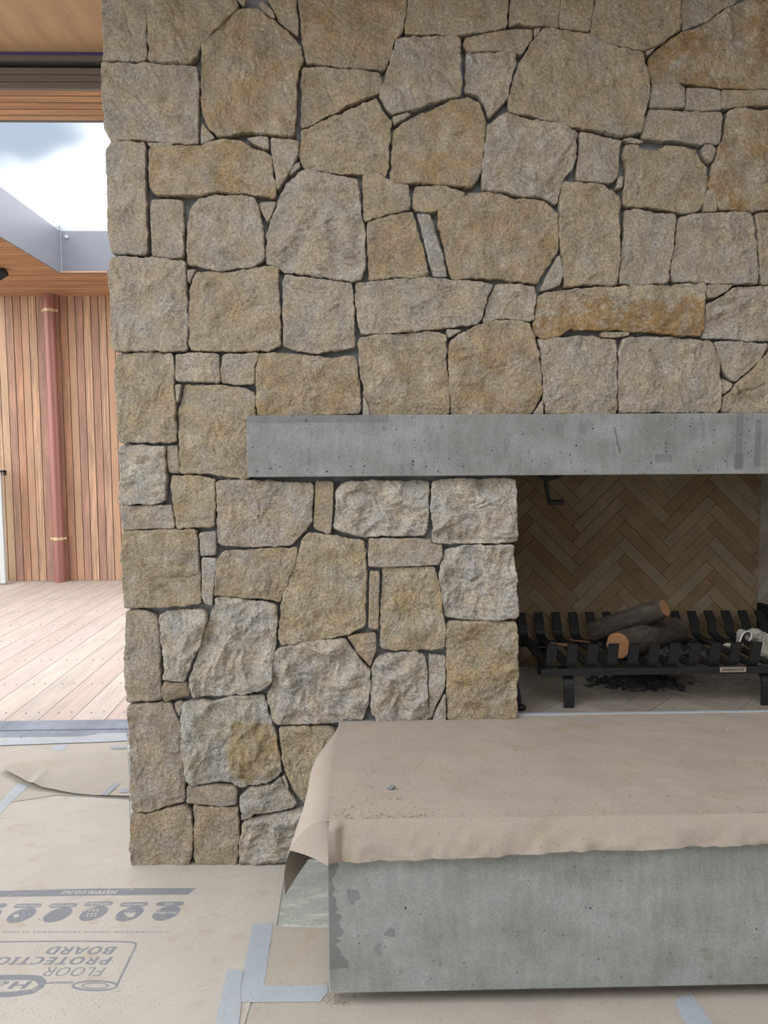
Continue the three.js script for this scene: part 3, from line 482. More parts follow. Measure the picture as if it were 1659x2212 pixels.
{
  const r = rng(17), xs = [], top = onZ(150, 622, DECK_Z).y + 0.03, pitch = 0.0762, start = onZ(8.4, 625, DECK_Z).x;
  const pick = [3, 0, 1, 2, 3, 1, 0, 0, 1, 3, 2, 3, 5, 1, 4, 2, 1, 0];
  mesh('backing', box(-6.2, 1.5, 0, top + 0.4, DECK_Z - 0.2, DECK_Z - 0.022), M.black, wallDeck);
  for (let i = -22; i < 60; i++) { const a = start + i * pitch; mesh('cladding_board', box(a + 0.0036, a + pitch - 0.0036, 0.002, top, DECK_Z - 0.022, DECK_Z - 0.003 * r(), 'y', r() * 2, r() * 4), wallWood[i >= 0 && i < 18 ? pick[i] : Math.floor(r() * 6)], wallDeck); }
  const ng = new THREE.CylinderGeometry(0.0035, 0.0035, 0.003, 6); ng.rotateX(Math.PI / 2); const list = [];
  for (let i = -4; i < 22; i++) for (const py of [675, 775, 873, 970, 1066, 1160]) { const n = ng.clone(); n.translate(start + (i + 0.62) * pitch, onZ(100, py, DECK_Z).y, DECK_Z + 0.0005); list.push(n); }
  mesh('nail_heads', merge(list), std({ color: lin(0.13, 0.07, 0.05), roughness: 0.6 }), wallDeck).userData.kind = 'stuff';
}
const VOID = { x0: onY(133, 590, SOFFIT).x, z0: onY(133, 590, SOFFIT).z, z1: onY(100, 263, SOFFIT).z, x1: 3.4, top: onZ(133, 499, onY(133, 590, SOFFIT).z).y };
const soffit = thing('trim_1', 'cedar slat soffit around an open roof void over the deck', 'soffit', null, 'structure');
{
  const r = rng(23), xL = -3.8, xR = 4.0;
  mesh('roof_slab', merge([box(xL, xR, SOFFIT + 0.03, VOID.top - 0.02, VOID.z1 + 0.012, SILL_Z - 0.14), box(xL, xR, SOFFIT + 0.03, VOID.top - 0.02, DECK_Z, VOID.z0 - 0.012), box(xL, VOID.x0 - 0.012, SOFFIT + 0.03, VOID.top - 0.02, VOID.z0 - 0.012, VOID.z1 + 0.012), box(VOID.x1 + 0.012, xR, SOFFIT + 0.03, VOID.top - 0.02, VOID.z0 - 0.012, VOID.z1 + 0.012)]), M.black, soffit);
  const slat = (a, b, z) => mesh('slat', box(a, b, SOFFIT, SOFFIT + 0.012, z + 0.003, z + 0.063, 'x', r() * 3, r() * 3), slatWood[Math.floor(r() * 3)], soffit);
  const n = 5, w = (SILL_Z - 0.02 - VOID.z1) / n;
  for (let k = 0; k < n; k++) mesh('slat', box(xL, xR, SOFFIT, SOFFIT + 0.012, VOID.z1 + k * w + 0.004, VOID.z1 + (k + 1) * w - 0.004, 'x', r() * 3, r() * 3), slatWood[Math.floor(r() * 3)], soffit);
  for (let z = DECK_Z; z < VOID.z0 - 0.03; z += 0.068) slat(xL, xR, z);
  for (let z = VOID.z0 + 0.01; z < VOID.z1 - 0.06; z += 0.068) slat(xL, VOID.x0 - 0.012, z);
}
const steel = thing('steel_upstand', 'grey steel upstand lining the roof void over the deck', 'steel beam');
{
  const t = 0.012, y0 = SOFFIT - 0.004, y1 = VOID.top;
  mesh('side_plate', box(VOID.x0 - t, VOID.x0, y0, y1, VOID.z0 - t, VOID.z1), M.steel, steel);
  mesh('end_plate', box(VOID.x0, VOID.x1, y0, y1, VOID.z0 - t, VOID.z0), M.steel, steel);
  mesh('end_plate', box(VOID.x0, VOID.x1, y0, y1, VOID.z1, VOID.z1 + t), M.steel, steel);
  mesh('side_plate', box(VOID.x1, VOID.x1 + t, y0, y1, VOID.z0 - t, VOID.z1), M.steel, steel);
  const yc = onZ(133, 485, VOID.z0).y;
  mesh('cap_flashing', rbox(VOID.x0 - 0.3, VOID.x0 - 0.008, y1 - 0.012, yc, VOID.z0 - 0.3, VOID.z1, 0.006), M.flashing, steel);
  mesh('cap_flashing', rbox(VOID.x0 - 0.008, VOID.x1, y1 - 0.012, yc, VOID.z0 - 0.3, VOID.z0 - 0.008, 0.006), M.flashing, steel);
  const bp = onZ(145, 512, VOID.z0), bolt = new THREE.CylinderGeometry(0.017, 0.017, 0.016, 6); bolt.rotateX(Math.PI / 2); bolt.translate(bp.x, bp.y, VOID.z0 + 0.008); mesh('bolt', bolt, M.flashing, steel);
  const wl = []; for (let k = 0; k < 26; k++) { const s = new THREE.SphereGeometry(0.006, 6, 4); s.translate(VOID.x0 + 0.003, lerp(y0 + 0.02, y1 - 0.02, k / 25), VOID.z0 + 0.003); wl.push(s); } mesh('weld_seam', merge(wl), M.flashing, steel);
}
{
  const b = onY(130, 1257), t = thing('downpipe', 'round rust red copper downpipe in front of the cedar board wall', 'pipe'), rad = 0.054, z = b.z, x = b.x;
  const tx = onZ(105.5, 650, z).x, g = new THREE.CylinderGeometry(rad, rad, SOFFIT + 0.03, 28, 1); g.translate(0, (SOFFIT + 0.03) / 2, 0);
  { const p = g.attributes.position; for (let i = 0; i < p.count; i++) p.setX(i, p.getX(i) + (tx - x) * p.getY(i) / SOFFIT * 0.3); metreUV(g, 'y'); }
  t.position.set(x, 0, z); mesh('pipe', g, M.copper, t);
  const mk = (py) => { const y = onZ(110, py, z).y, dx = (tx - x) * y / SOFFIT * 0.3, rg = new THREE.CylinderGeometry(rad + 0.004, rad + 0.004, 0.028, 28, 1, true); rg.translate(dx, y, 0); const ear = box(dx - rad - 0.025, dx + rad + 0.025, y - 0.01, y + 0.01, -0.006, 0.0); const st = box(dx - 0.01, dx + 0.01, y - 0.01, y + 0.01, DECK_Z - z, -rad); mesh('pipe_bracket', merge([rg, ear, st]), M.brass, t); };
  mk(671); mk(1163);
}
{
  // glazed door leaf standing open at the far left of the deck, with its lever
  const t = thing('glass_door', 'open glazed door leaf with pale frame at far end of the deck', 'door'), p = onY(14, 1262), x = p.x, z = p.z, y1 = onZ(14, 1020, z).y;
  t.position.set(x, 0, z);
  mesh('door_stile', rbox(-0.05, 0, 0.01, y1, -0.02, 0.02, 0.003), std({ color: lin(0.5, 0.52, 0.5), roughness: 0.4 }), t);
  mesh('door_glass', box(-0.8, -0.05, 0.06, y1 - 0.05, -0.004, 0.004), new THREE.MeshPhysicalMaterial({ color: lin(0.85, 0.9, 0.88), transmission: 1, thickness: 0, roughness: 0.02 }), t);
  mesh('door_rail', merge([rbox(-0.85, -0.05, y1 - 0.05, y1, -0.02, 0.02, 0.003), rbox(-0.85, -0.05, 0.01, 0.06, -0.02, 0.02, 0.003), rbox(-0.85, -0.8, 0.06, y1 - 0.05, -0.02, 0.02, 0.003)]), std({ color: lin(0.5, 0.52, 0.5), roughness: 0.4 }), t);
  mesh('handle', merge([rbox(-0.17, 0.042, y1 - 0.002, y1 + 0.018, -0.015, 0.015, 0.004), rbox(0.02, 0.042, y1 - 0.03, y1 + 0.018, -0.015, 0.015, 0.004)]), M.black, t);
}
{
  const p = onY(-2, 580, SOFFIT), t = thing('outdoor_spotlight', 'small black spotlight fixed under the cedar slat soffit', 'spotlight'); t.position.copy(p);
  const g = new THREE.CylinderGeometry(0.035, 0.05, 0.1, 20); g.rotateZ(-1.2); g.translate(0.01, -0.045, 0); mesh('lamp_body', g, M.black, t); mesh('mount', new THREE.CylinderGeometry(0.02, 0.02, 0.04, 12).translate(-0.02, -0.018, 0), M.black, t);
}
console.log('outside done');

// ---------------------------------------------------------------- concrete mantel and hearth
function concreteFace(w, h, metresW, metresH, seed, draw) {
  const c = canvas(w, h), x = c.getContext('2d'), k = metresW / w;
  fillNoise(x, w, h, (i, j, col) => {
    const X = i * k, Y = j * k, a = fbm3(X * 5, Y * 7, seed, 4), s = fbm3(X * 34, Y * 7, seed + 3, 3), f = fbm3(X * 130, Y * 130, seed + 5, 2), l = 190 + 22 * a + 10 * s + 15 * f;
    col[0] = l - 2; col[1] = l; col[2] = l - 2 + 2 * a;
  });
  draw(x, w / metresW); return canvasTex(c);
}
{
  const x1 = 1.75, w = x1 - MANTEL_L, h = MANTEL_T - MANTEL_B, r = rng(5);
  const tex = concreteFace(2048, 192, w, h, 3, (x, s) => {
    for (let i = 0; i < 90; i++) { x.fillStyle = `rgba(120,121,121,${0.05 + 0.1 * r()})`; const bw = (0.004 + 0.02 * r()) * s, bh = (0.02 + 0.06 * r()) * s, bx = r() * 2048, by = r() * 192; for (let q = 0; q < 7; q++) x.fillRect(bx + (r() - 0.5) * bw * 3, by + (r() - 0.5) * bh, bw * r(), bh * r()); }
    x.fillStyle = 'rgba(122,122,124,0.4)'; x.fillRect(1.392 * s, 0, 0.02 * s, 180); x.fillRect(1.386 * s, 128, 0.03 * s, 46); x.fillRect(1.446 * s, 20, 0.018 * s, 150); x.fillStyle = 'rgba(122,122,124,0.3)'; x.fillRect(1.16 * s, 128, 0.05 * s, 26);
    x.strokeStyle = 'rgba(110,110,110,0.5)'; x.lineWidth = 5; x.beginPath(); x.moveTo(1.042 * s, 42); x.lineTo(1.06 * s, 125); x.stroke();
    x.fillStyle = 'rgba(100,102,103,0.25)'; x.fillRect(0, 0, 0.4 * s, 24);
    for (let i = 0; i < 420; i++) { const d = r() * r() * 2.4 + 0.5; x.fillStyle = `rgba(40,42,44,${0.5 + 0.5 * r()})`; x.beginPath(); x.ellipse(r() * 2048, r() * 192, d, d * (0.8 + 0.6 * r()), 0, 0, 7); x.fill(); }
  });
  const m = std({ color: lin(0.435, 0.425, 0.42), map: tex, bumpMap: fineBump.clone(), bumpScale: 0.0004, roughness: 0.8 });
  const g = new RoundedBoxGeometry(w, h, 0.2, 2, 0.003); g.translate(w / 2, h / 2, -0.1);
  const p = g.attributes.position, uv = g.attributes.uv; for (let i = 0; i < p.count; i++) uv.setXY(i, clamp(p.getX(i) / w, 0.002, 0.998), clamp(p.getY(i) / h, 0.01, 0.99));
  m.bumpMap.repeat.set(w / 0.3, h / 0.3);
  const o = mesh('mantel', g, m); o.position.set(MANTEL_L, MANTEL_B, 0.03); tag(o, 'long grey cast concrete mantel beam with pinholes over the firebox', 'mantel');
}
const HL = onZ(709, 1960, 0.575).x, HZ = 0.575, HB = onZ(709, 2147, HZ).y, HR = 2.2;
console.log('hearth', HL, HB, HEARTH_Y);
{
  const t = thing('hearth', 'raised grey concrete hearth block below the fireplace', 'hearth'), w = HR - HL, h = HEARTH_Y - HB, r = rng(8);
  t.position.set(HL, 0, 0);
  const tex = concreteFace(2048, 400, w, h, 21, (x, s) => {
    const blob = (pts, col) => { x.fillStyle = col; x.beginPath(); pts.forEach(([a, b], i) => { const X = a * s + (r() - 0.5) * 4, Y = b * s + (r() - 0.5) * 4; i ? x.lineTo(X, Y) : x.moveTo(X, Y); }); x.closePath(); x.fill(); };
    const edge = [[0, 0.09]]; for (let k = 0; k <= 34; k++) { const y = 0.09 + k * 0.0085; edge.push([0.017 + 0.016 * fbm3(k * 0.33, 3.3, 2, 3) + (k > 18 && k < 27 ? 0.012 : 0) + (k > 27 ? 0.004 * (k - 27) : 0), y]); } edge.push([0, 0.385]);
    blob(edge, 'rgba(128,132,130,0.55)');
    const oval = (cx, cy, rx, ry, al) => { const q = []; for (let k = 0; k < 26; k++) { const a = k / 26 * 6.283, m = 1 + 0.14 * Math.sin(a * 3 + cx * 40) + 0.07 * Math.sin(a * 5); q.push([cx + rx * m * Math.cos(a), cy + ry * m * Math.sin(a)]); } blob(q, `rgba(130,133,131,${al * 0.8})`); };
    oval(0.054, 0.195, 0.014, 0.019, 0.55); oval(0.135, 0.292, 0.012, 0.012, 0.6); oval(0.108, 0.335, 0.01, 0.018, 0.4); oval(0.01, 0.112, 0.012, 0.012, 0.5);
    for (let i = 0; i < 130; i++) { x.strokeStyle = `rgba(${r() < 0.6 ? '222,226,224' : '130,134,132'},${0.1 + 0.14 * r()})`; x.lineWidth = 1 + r(); const X = (0.55 + 0.5 * r()) * s * (r() < 0.5 ? 1 : 0.8), Y = r() * 300, L = 30 + 60 * r(); x.beginPath(); x.moveTo(X, Y); x.quadraticCurveTo(X + 10, Y + L / 2, X + 8 - 14 * r(), Y + L); x.stroke(); }
    for (let i = 0; i < 16; i++) { x.fillStyle = `rgba(150,128,88,${0.12 + 0.2 * r()})`; x.beginPath(); x.ellipse(r() * 1200, 250 + r() * 150, 3 + 7 * r(), 3 + 7 * r(), 0, 0, 7); x.fill(); }
    for (let i = 0; i < 320; i++) { const d = r() * r() * 1.8 + 0.4; x.fillStyle = `rgba(50,52,52,${0.4 + 0.5 * r()})`; x.beginPath(); x.ellipse(r() * 2048, r() * 400, d, d * (0.8 + 0.8 * r()), 0, 0, 7); x.fill(); }
  });
  const m = std({ color: lin(0.53, 0.545, 0.53), map: tex, roughness: 0.75, bumpMap: fineBump.clone(), bumpScale: 0.0004 }); m.bumpMap.repeat.set(w / 0.3, h / 0.3);
  const g = new RoundedBoxGeometry(w, h, HZ + 0.03, 2, 0.003); g.translate(w / 2, HB + h / 2, (HZ - 0.03) / 2);
  const p = g.attributes.position, uv = g.attributes.uv; for (let i = 0; i < p.count; i++) uv.setXY(i, clamp(p.getX(i) / w, 0.001, 0.999), clamp((p.getY(i) - HB) / h, 0.004, 0.996));
  mesh('block', g, m, t);
  mesh('plinth', box(0.1, w - 0.1, 0, HB + 0.004, -0.02, HZ - 0.2), M.concrete, t);
}

// ---------------------------------------------------------------- firebox with herringbone bricks
const fire = thing('firebox', 'recessed firebox lined with cream herringbone firebricks', 'firebox');
{
  const r = rng(31), V = onZ(1200, 1200, BACK_Z).y - onZ(1200, 1235.35, BACK_Z).y, Wb = V / Math.SQRT2, P = onZ(1297.8, 1200, BACK_Z).x - onZ(1200, 1200, BACK_Z).x, Lb = P * Math.SQRT2;
  const cols = [[0.31, 0.235, 0.14], [0.285, 0.2, 0.11], [0.315, 0.25, 0.16], [0.27, 0.175, 0.09], [0.3, 0.22, 0.126]];
  const mats = cols.map((c) => std({ color: lin(...c), map: brickColor, roughness: 0.9, bumpMap: fineBump, bumpScale: 0.0005 }));
  const clip = (poly, ax, lim, keepLess) => { const out = []; poly.forEach((p, i) => { const q = poly[(i + 1) % poly.length], a = keepLess ? lim - p[ax] : p[ax] - lim, b = keepLess ? lim - q[ax] : q[ax] - lim; if (a >= 0) out.push(p); if ((a > 0) !== (b > 0) && a !== b) { const t = a / (a - b); out.push([lerp(p[0], q[0], t), lerp(p[1], q[1], t)]); } }); return out; };
  const dusty = [[0.37, 0.325, 0.265], [0.34, 0.29, 0.23], [0.39, 0.35, 0.29]].map((c) => std({ color: lin(...c), map: brickColor, roughness: 0.95, bumpMap: fineBump, bumpScale: 0.0005 }));
  function herring(u0, u1, v0, v1, cu, cv, depth, place, ashy) {          // centre of a rising column at (cu, cv)
    for (let j = Math.floor((u0 - cu) / P) - 1; j <= Math.ceil((u1 - cu) / P) + 1; j++) for (let k = Math.floor((v0 - cv - Lb) / V) - 1; k <= Math.ceil((v1 - cv + Lb) / V) + 1; k++) {
      const x = cu + j * P, y = cv + k * V + (j & 1 ? V / 2 : 0), s = j & 1 ? -1 : 1, dx = Math.SQRT1_2, dy = s * Math.SQRT1_2, gap = 0.0003 + 0.0005 * r(), hl = Lb / 2 - gap, hw = Wb / 2 - gap;
      let q = [[-hl, -hw], [hl, -hw], [hl, hw], [-hl, hw]].map(([a, b]) => [x + a * dx - b * dy, y + a * dy + b * dx]);
      q = clip(clip(clip(clip(q, 0, u0, false), 0, u1, true), 1, v0, false), 1, v1, true);
      const pickM = r(), m = ashy ? dusty[Math.floor(pickM * 3)] : mats[Math.floor(pickM * 5)], up = 0.0012 * r(), off = r();
      if (q.length < 3) continue;
      const ar = Math.abs(q.reduce((t, p, i) => { const n = q[(i + 1) % q.length]; return t + p[0] * n[1] - n[0] * p[1]; }, 0)) / 2; if (ar < 1e-4) continue;
      const sh = new THREE.Shape(q.map((p) => new THREE.Vector2(p[0], p[1]))), g = new THREE.ExtrudeGeometry(sh, { depth: depth + up - 0.001, bevelEnabled: true, bevelSegments: 1, bevelSize: 0.0004, bevelThickness: 0.0006, bevelOffset: -0.0004 });
      const pp = g.attributes.position, uv = g.attributes.uv; for (let i = 0; i < pp.count; i++) uv.setXY(i, pp.getX(i) * dx + pp.getY(i) * dy + off, -pp.getX(i) * dy + pp.getY(i) * dx + off * 3);
      place(g); mesh('brick', g, m, fire);
    }
  }
  const peak = onZ(1100 + 575 / 2.968, 1000 + 385 / 2.968, BACK_Z);       // a rising brick of the back wall, by its middle
  const xL = OPEN_L - 0.06, top = MANTEL_B + 0.25;
  mesh('back_panel', box(xL - 0.05, BACK_R + 0.1, HEARTH_Y - 0.05, top, BACK_Z - 0.1, BACK_Z - 0.012), M.black, fire);
  herring(xL, BACK_R, HEARTH_Y, MANTEL_B + 0.12, peak.x, peak.y, 0.012, (g) => g.translate(0, 0, BACK_Z - 0.012));
  mesh('floor_panel', box(xL - 0.05, OPEN_R + 0.05, HEARTH_Y - 0.06, HEARTH_Y - 0.013, BACK_Z - 0.05, 0.0), M.black, fire);
  herring(xL, OPEN_R, 0.006, -BACK_Z, peak.x + 0.04, 0.07, 0.012, (g) => { g.rotateX(-Math.PI / 2); g.translate(0, HEARTH_Y - 0.0125, 0); }, true);
  // side walls: a splayed right cheek with its own bricks, a plain left cheek
  const ang = Math.atan2(OPEN_R - BACK_R, -BACK_Z), len = Math.hypot(OPEN_R - BACK_R, -BACK_Z);
  herring(0, len, HEARTH_Y, MANTEL_B + 0.12, 0.05, 0.61, 0.012, (g) => { g.translate(0, 0, -0.012); g.rotateY(-Math.PI / 2 + ang); g.translate(BACK_R - 0.001, 0, BACK_Z); }, true);
  { const g = box(0, len, HEARTH_Y - 0.05, top, -0.09, -0.012); g.rotateY(-Math.PI / 2 + ang); g.translate(BACK_R - 0.001, 0, BACK_Z); mesh('side_panel', g, M.black, fire); }
  mesh('side_panel', box(xL - 0.08, xL, HEARTH_Y - 0.05, top, BACK_Z, -0.05), mats[0], fire);
  mesh('smoke_throat', merge([box(xL - 0.08, OPEN_R + 0.1, top, top + 0.03, BACK_Z, -0.1), box(xL - 0.08, OPEN_R + 0.1, MANTEL_B + 0.02, top, -0.17, -0.14)]), M.black, fire);
  // air grille on the right cheek
  const gr = thing('air_grille', 'black slatted air grille on the right cheek of the firebox', 'grille'), gz = BACK_Z + 0.018, ga = 0.014, y0 = onZ(1650, 1372, gz).y, y1 = onZ(1650, 1302, gz).y, gl = 0.2;
  const at = (g) => { g.rotateY(-Math.PI / 2 + ang); g.translate(BACK_R - 0.0015, 0, BACK_Z); return g; };
  mesh('frame', at(merge([box(ga, ga + gl, y0, y0 + 0.008, 0, 0.012), box(ga, ga + gl, y1 - 0.008, y1, 0, 0.012), box(ga, ga + 0.008, y0, y1, 0, 0.012), box(ga + gl - 0.008, ga + gl, y0, y1, 0, 0.012)])), M.iron, gr);
  for (let k = 0; k < 12; k++) { const y = lerp(y0 + 0.01, y1 - 0.01, (k + 0.5) / 12); mesh('slat', at(box(ga + 0.008, ga + gl - 0.008, y - 0.0022, y + 0.0022, 0, 0.009)), M.iron, gr); }
  mesh('backing', at(box(ga, ga + gl, y0, y1, -0.001, 0.002)), M.black, gr);
  // damper lever hanging from the throat
  const dz = -0.16, dm = thing('damper_lever', 'black iron damper lever with side grip hanging at the firebox top', 'lever');
  const tube = (pts, rad, n = 10) => new THREE.TubeGeometry(new THREE.CatmullRomCurve3(pts, false, 'catmullrom', 0.05), 24, rad, n), q = (x, y, z = dz) => onZ(1100 + x / 2.968, 1000 + y / 2.968, z);
  mesh('rod', tube([q(222, 60), q(240, 160), q(262, 268)], 0.0062), M.iron, dm);
  mesh('grip', tube([q(258, 256), q(300, 253), q(346, 253)], 0.0085), M.iron, dm);
  mesh('pivot', merge([tube([q(190, 84), q(230, 98), q(262, 96)], 0.006), tube([q(240, 108), q(290, 95), q(345, 76)], 0.006)]), M.iron, dm);
}

// ---------------------------------------------------------------- grate
const FY = HEARTH_Y;
const GZ = onY(1229, 1528, FY).z, GB = GZ - 0.375;
const ironBar = (pts, w, t) => {                                           // flat bar of width w along x, bent in the y-z plane
  const n = pts.length, P = [], I = [], U = [];
  for (let i = 0; i < n; i++) {
    const a = pts[Math.max(0, i - 1)], b = pts[Math.min(n - 1, i + 1)]; let ty = b[1] - a[1], tz = b[0] - a[0]; const l = Math.hypot(ty, tz); ty /= l; tz /= l;
    const ny = tz, nz = -ty;
    for (const [sx, sn] of [[-1, -1], [1, -1], [1, 1], [-1, 1]]) { P.push(sx * w / 2, pts[i][1] + sn * ny * t / 2, pts[i][0] + sn * nz * t / 2); U.push(sx * w, i * 0.01); }
  }
  for (let i = 0; i < n - 1; i++) for (let k = 0; k < 4; k++) { const a = i * 4 + k, b = i * 4 + (k + 1) % 4; I.push(a, b, b + 4, a, b + 4, a + 4); }
  const e = (n - 1) * 4; I.push(0, 2, 1, 0, 3, 2, e, e + 1, e + 2, e, e + 2, e + 3);
  const g = new THREE.BufferGeometry(); g.setAttribute('position', new THREE.Float32BufferAttribute(P, 3)); g.setAttribute('uv', new THREE.Float32BufferAttribute(U, 2)); g.setIndex(I); const q = g.toNonIndexed(); q.computeVertexNormals(); return q;
};
{
  const t = thing('fire_grate', 'black iron fire grate of bent flat bars with upright fingers', 'fire grate');
  const x0 = onZ(1100 + 258 / 2.968, 1420, GZ).x, x1 = onZ(1100 + 1550 / 2.968, 1420, GZ).x, pitch = (x1 - x0) / 10;
  const yb = onZ(1300, 1443, GZ + 0.02).y, ytop = onZ(1300, 1391, GZ + 0.03).y;
  const arc = (cz, cy, r, a0, a1) => { const o = []; for (let k = 0; k <= 5; k++) { const a = lerp(a0, a1, k / 5); o.push([cz + r * Math.cos(a), cy + r * Math.sin(a)]); } return o; };
  const R = 0.03, prof = [[GZ + 0.032, ytop], [GZ + 0.022, yb + R + 0.01], ...arc(GZ + 0.02 - R, yb + R, R, 0, -Math.PI / 2), ...arc(GB - 0.01 + R, yb + R, R, -Math.PI / 2, -Math.PI), [GB - 0.012, yb + R + 0.012], [GB - 0.045, ytop]];
  for (let k = 0; k < 17; k++) { const m = mesh('grate_bar', ironBar(prof, 0.031, 0.0075), M.iron, t); m.position.x = x0 + k * pitch; }
  const xa = x0 - pitch * 0.45, xb = x0 + pitch * 15.6, y1 = yb - 0.004, h = 0.022;
  mesh('rail', rbox(xa, xb, y1 - h, y1, GZ + 0.002, GZ + 0.012, 0.002), M.iron, t);
  mesh('rail', rbox(xa, xb, y1 - h, y1, GB + 0.03, GB + 0.04, 0.002), M.iron, t);
  // legs: flat bar that curves out of the rail and drops to the floor
  const lx = onZ(1229, 1490, GZ).x, rx = onZ(1655, 1490, GZ).x, yl = y1 - h - 0.002;
  const legBar = (z, s) => ironBar([[z, FY], [z, yl - 0.045], ...Array.from({ length: 6 }, (_, k) => { const a = k / 5 * Math.PI / 2; return [z - s * 0.04 * (1 - Math.cos(a)), yl - 0.04 + 0.04 * Math.sin(a)]; }), [z - s * 0.09, yl]], 0.031, 0.009);
  for (const x of [lx, rx]) { mesh('leg', legBar(GZ + 0.002, 1), M.iron, t).position.x = x; mesh('leg', legBar(GB + 0.03, -1), M.iron, t).position.x = x; }
  // maker's plate
  const c = canvas(512, 104), x = c.getContext('2d'); x.fillStyle = '#8c8475'; x.fillRect(0, 0, 512, 104); x.fillStyle = '#15120f'; x.font = 'bold 62px sans-serif'; x.textBaseline = 'middle'; x.textAlign = 'center'; x.save(); x.translate(256, 54); x.scale(440 / x.measureText('WARMINGTON').width, 0.92); x.fillText('WARMINGTON', 0, 0); x.restore();
  x.fillStyle = '#e8e2d4'; for (const X of [20, 492]) { x.beginPath(); x.arc(X, 50, 10, 0, 7); x.fill(); }
  const a = onZ(1555.5, 1452.5, GZ + 0.016), b = onZ(1612, 1440.5, GZ + 0.016), pg = new THREE.BoxGeometry(b.x - a.x, b.y - a.y, 0.0025); 
  const pm = mesh('maker_plate', pg, std({ map: canvasTex(c), roughness: 0.45, metalness: 0.2 }), t); pm.position.set((a.x + b.x) / 2, (a.y + b.y) / 2, GZ + 0.0145); pm.userData.label = 'small pewter maker plate reading WARMINGTON';
}
// logs
{
  const endC = canvas(512, 512), x = endC.getContext('2d');
  fillNoise(x, 512, 512, (i, j, c) => { const dx = (i - 246) / 256, dy = (j - 262) / 256, a = Math.atan2(dy, dx), rr = Math.hypot(dx, dy) + 0.02 * noise3(Math.cos(a) * 1.5, Math.sin(a) * 1.5, 3), g = Math.sin(rr * 62 + 2 * noise3(dx * 2, dy * 2, 1)), n = fbm3(i / 60, j / 60, 9, 3), rim = rr > 0.9 ? 0.45 : 1; c[0] = (205 + 12 * g + 22 * n) * rim; c[1] = (152 + 12 * g + 22 * n) * rim; c[2] = (104 + 10 * g + 20 * n) * rim; });
  x.strokeStyle = 'rgba(60,35,20,0.8)'; x.lineWidth = 3; x.beginPath(); x.moveTo(256, 262); x.lineTo(330, 225); x.lineTo(420, 214); x.stroke();
  const endM = std({ map: canvasTex(endC), color: lin(0.42, 0.41, 0.39), roughness: 0.9 }), bark = std({ color: lin(0.16, 0.135, 0.115), map: barkColor, bumpMap: barkColor, bumpScale: 0.0012, roughness: 0.95 });
  const log = (name, label, a, b, ra, rb, seed) => {
    const t = thing(name, label, 'firewood'), N = 40, L = a.distanceTo(b), g = new THREE.CylinderGeometry(1, 1, L, N, 14, true), p = g.attributes.position;
    g.rotateX(Math.PI / 2);
    const rad = (ang, s) => lerp(ra, rb, s) * (1 + 0.045 * noise3(Math.cos(ang) * 1.2, Math.sin(ang) * 1.2, seed + s * 1.5) + 0.015 * noise3(Math.cos(ang) * 5, Math.sin(ang) * 5, seed + s * 6));
    for (let i = 0; i < p.count; i++) { const ang = Math.atan2(p.getY(i), p.getX(i)), s = (p.getZ(i) / L) + 0.5, rr = rad(ang, 1 - s) * (s > 0.999 || s < 0.001 ? 0.985 : 1); p.setXY(i, rr * Math.cos(ang), rr * Math.sin(ang)); g.attributes.uv.setXY(i, ang * ra, s * L); }
    g.computeVertexNormals(); mesh('bark', g, bark, t);
    for (const e of [0, 1]) { const d = new THREE.CircleGeometry(1, N), q = d.attributes.position, uv = d.attributes.uv; for (let i = 0; i < q.count; i++) { const x0 = q.getX(i), y0 = q.getY(i); uv.setXY(i, 0.5 + 0.49 * x0, 0.5 + 0.49 * y0); const ang = Math.atan2(y0, x0), rr = Math.hypot(x0, y0) < 0.01 ? 0 : rad(ang, e) * 0.985; q.setXYZ(i, rr * Math.cos(ang), rr * Math.sin(ang), e ? -L / 2 : L / 2); } if (e) { const ix = d.index.array; for (let k = 0; k < ix.length; k += 3) { const s = ix[k]; ix[k] = ix[k + 1]; ix[k + 1] = s; } } d.computeVertexNormals(); mesh('cut_end', d, endM, t); }
    t.position.copy(a).add(b).multiplyScalar(0.5); t.lookAt(a);
  };
  const q = (x, y, z) => onZ(1100 + x / 2.968, 1000 + y / 2.968, z);
  log('log', 'thick lower log lying across the grate with a round pale cut end', q(702, 1166, GZ - 0.06), q(1065, 1075, GZ - 0.3), 0.0435, 0.045, 4);
  log('log', 'slimmer log tilted up on top of the thick lower log', q(998, 925, GZ - 0.12), q(540, 1085, GZ - 0.32), 0.031, 0.037, 9);
  // kindling
  const km = std({ color: lin(0.3, 0.15, 0.08), map: woodA, roughness: 0.9 });
  const stick = (a, b, r, label) => { const g = new THREE.CylinderGeometry(r, r * 0.8, a.distanceTo(b), 6); g.rotateX(Math.PI / 2); const m = mesh('kindling_stick', g, km); m.position.copy(a).add(b).multiplyScalar(0.5); m.lookAt(b); return tag(m, label, 'stick'); };
  stick(q(260, 1155, GZ - 0.2), q(400, 1165, GZ - 0.23), 0.0035, 'thin red kindling stick behind the second front finger of the grate'); stick(q(390, 1135, GZ - 0.3), q(520, 1150, GZ - 0.26), 0.0035, 'red kindling stick touching the low end of the tilted log'); stick(q(300, 1165, GZ - 0.16), q(430, 1178, GZ - 0.14), 0.003, 'thinnest red kindling stick on the bars in front of the other two'); stick(q(1150, 1270, GZ - 0.03), q(1230, 1266, GZ - 0.08), 0.0035, 'upper orange kindling stub of a pair near the maker plate'); stick(q(1140, 1283, GZ - 0.03), q(1228, 1281, GZ - 0.06), 0.003, 'lower orange kindling stub of a pair near the maker plate');
}
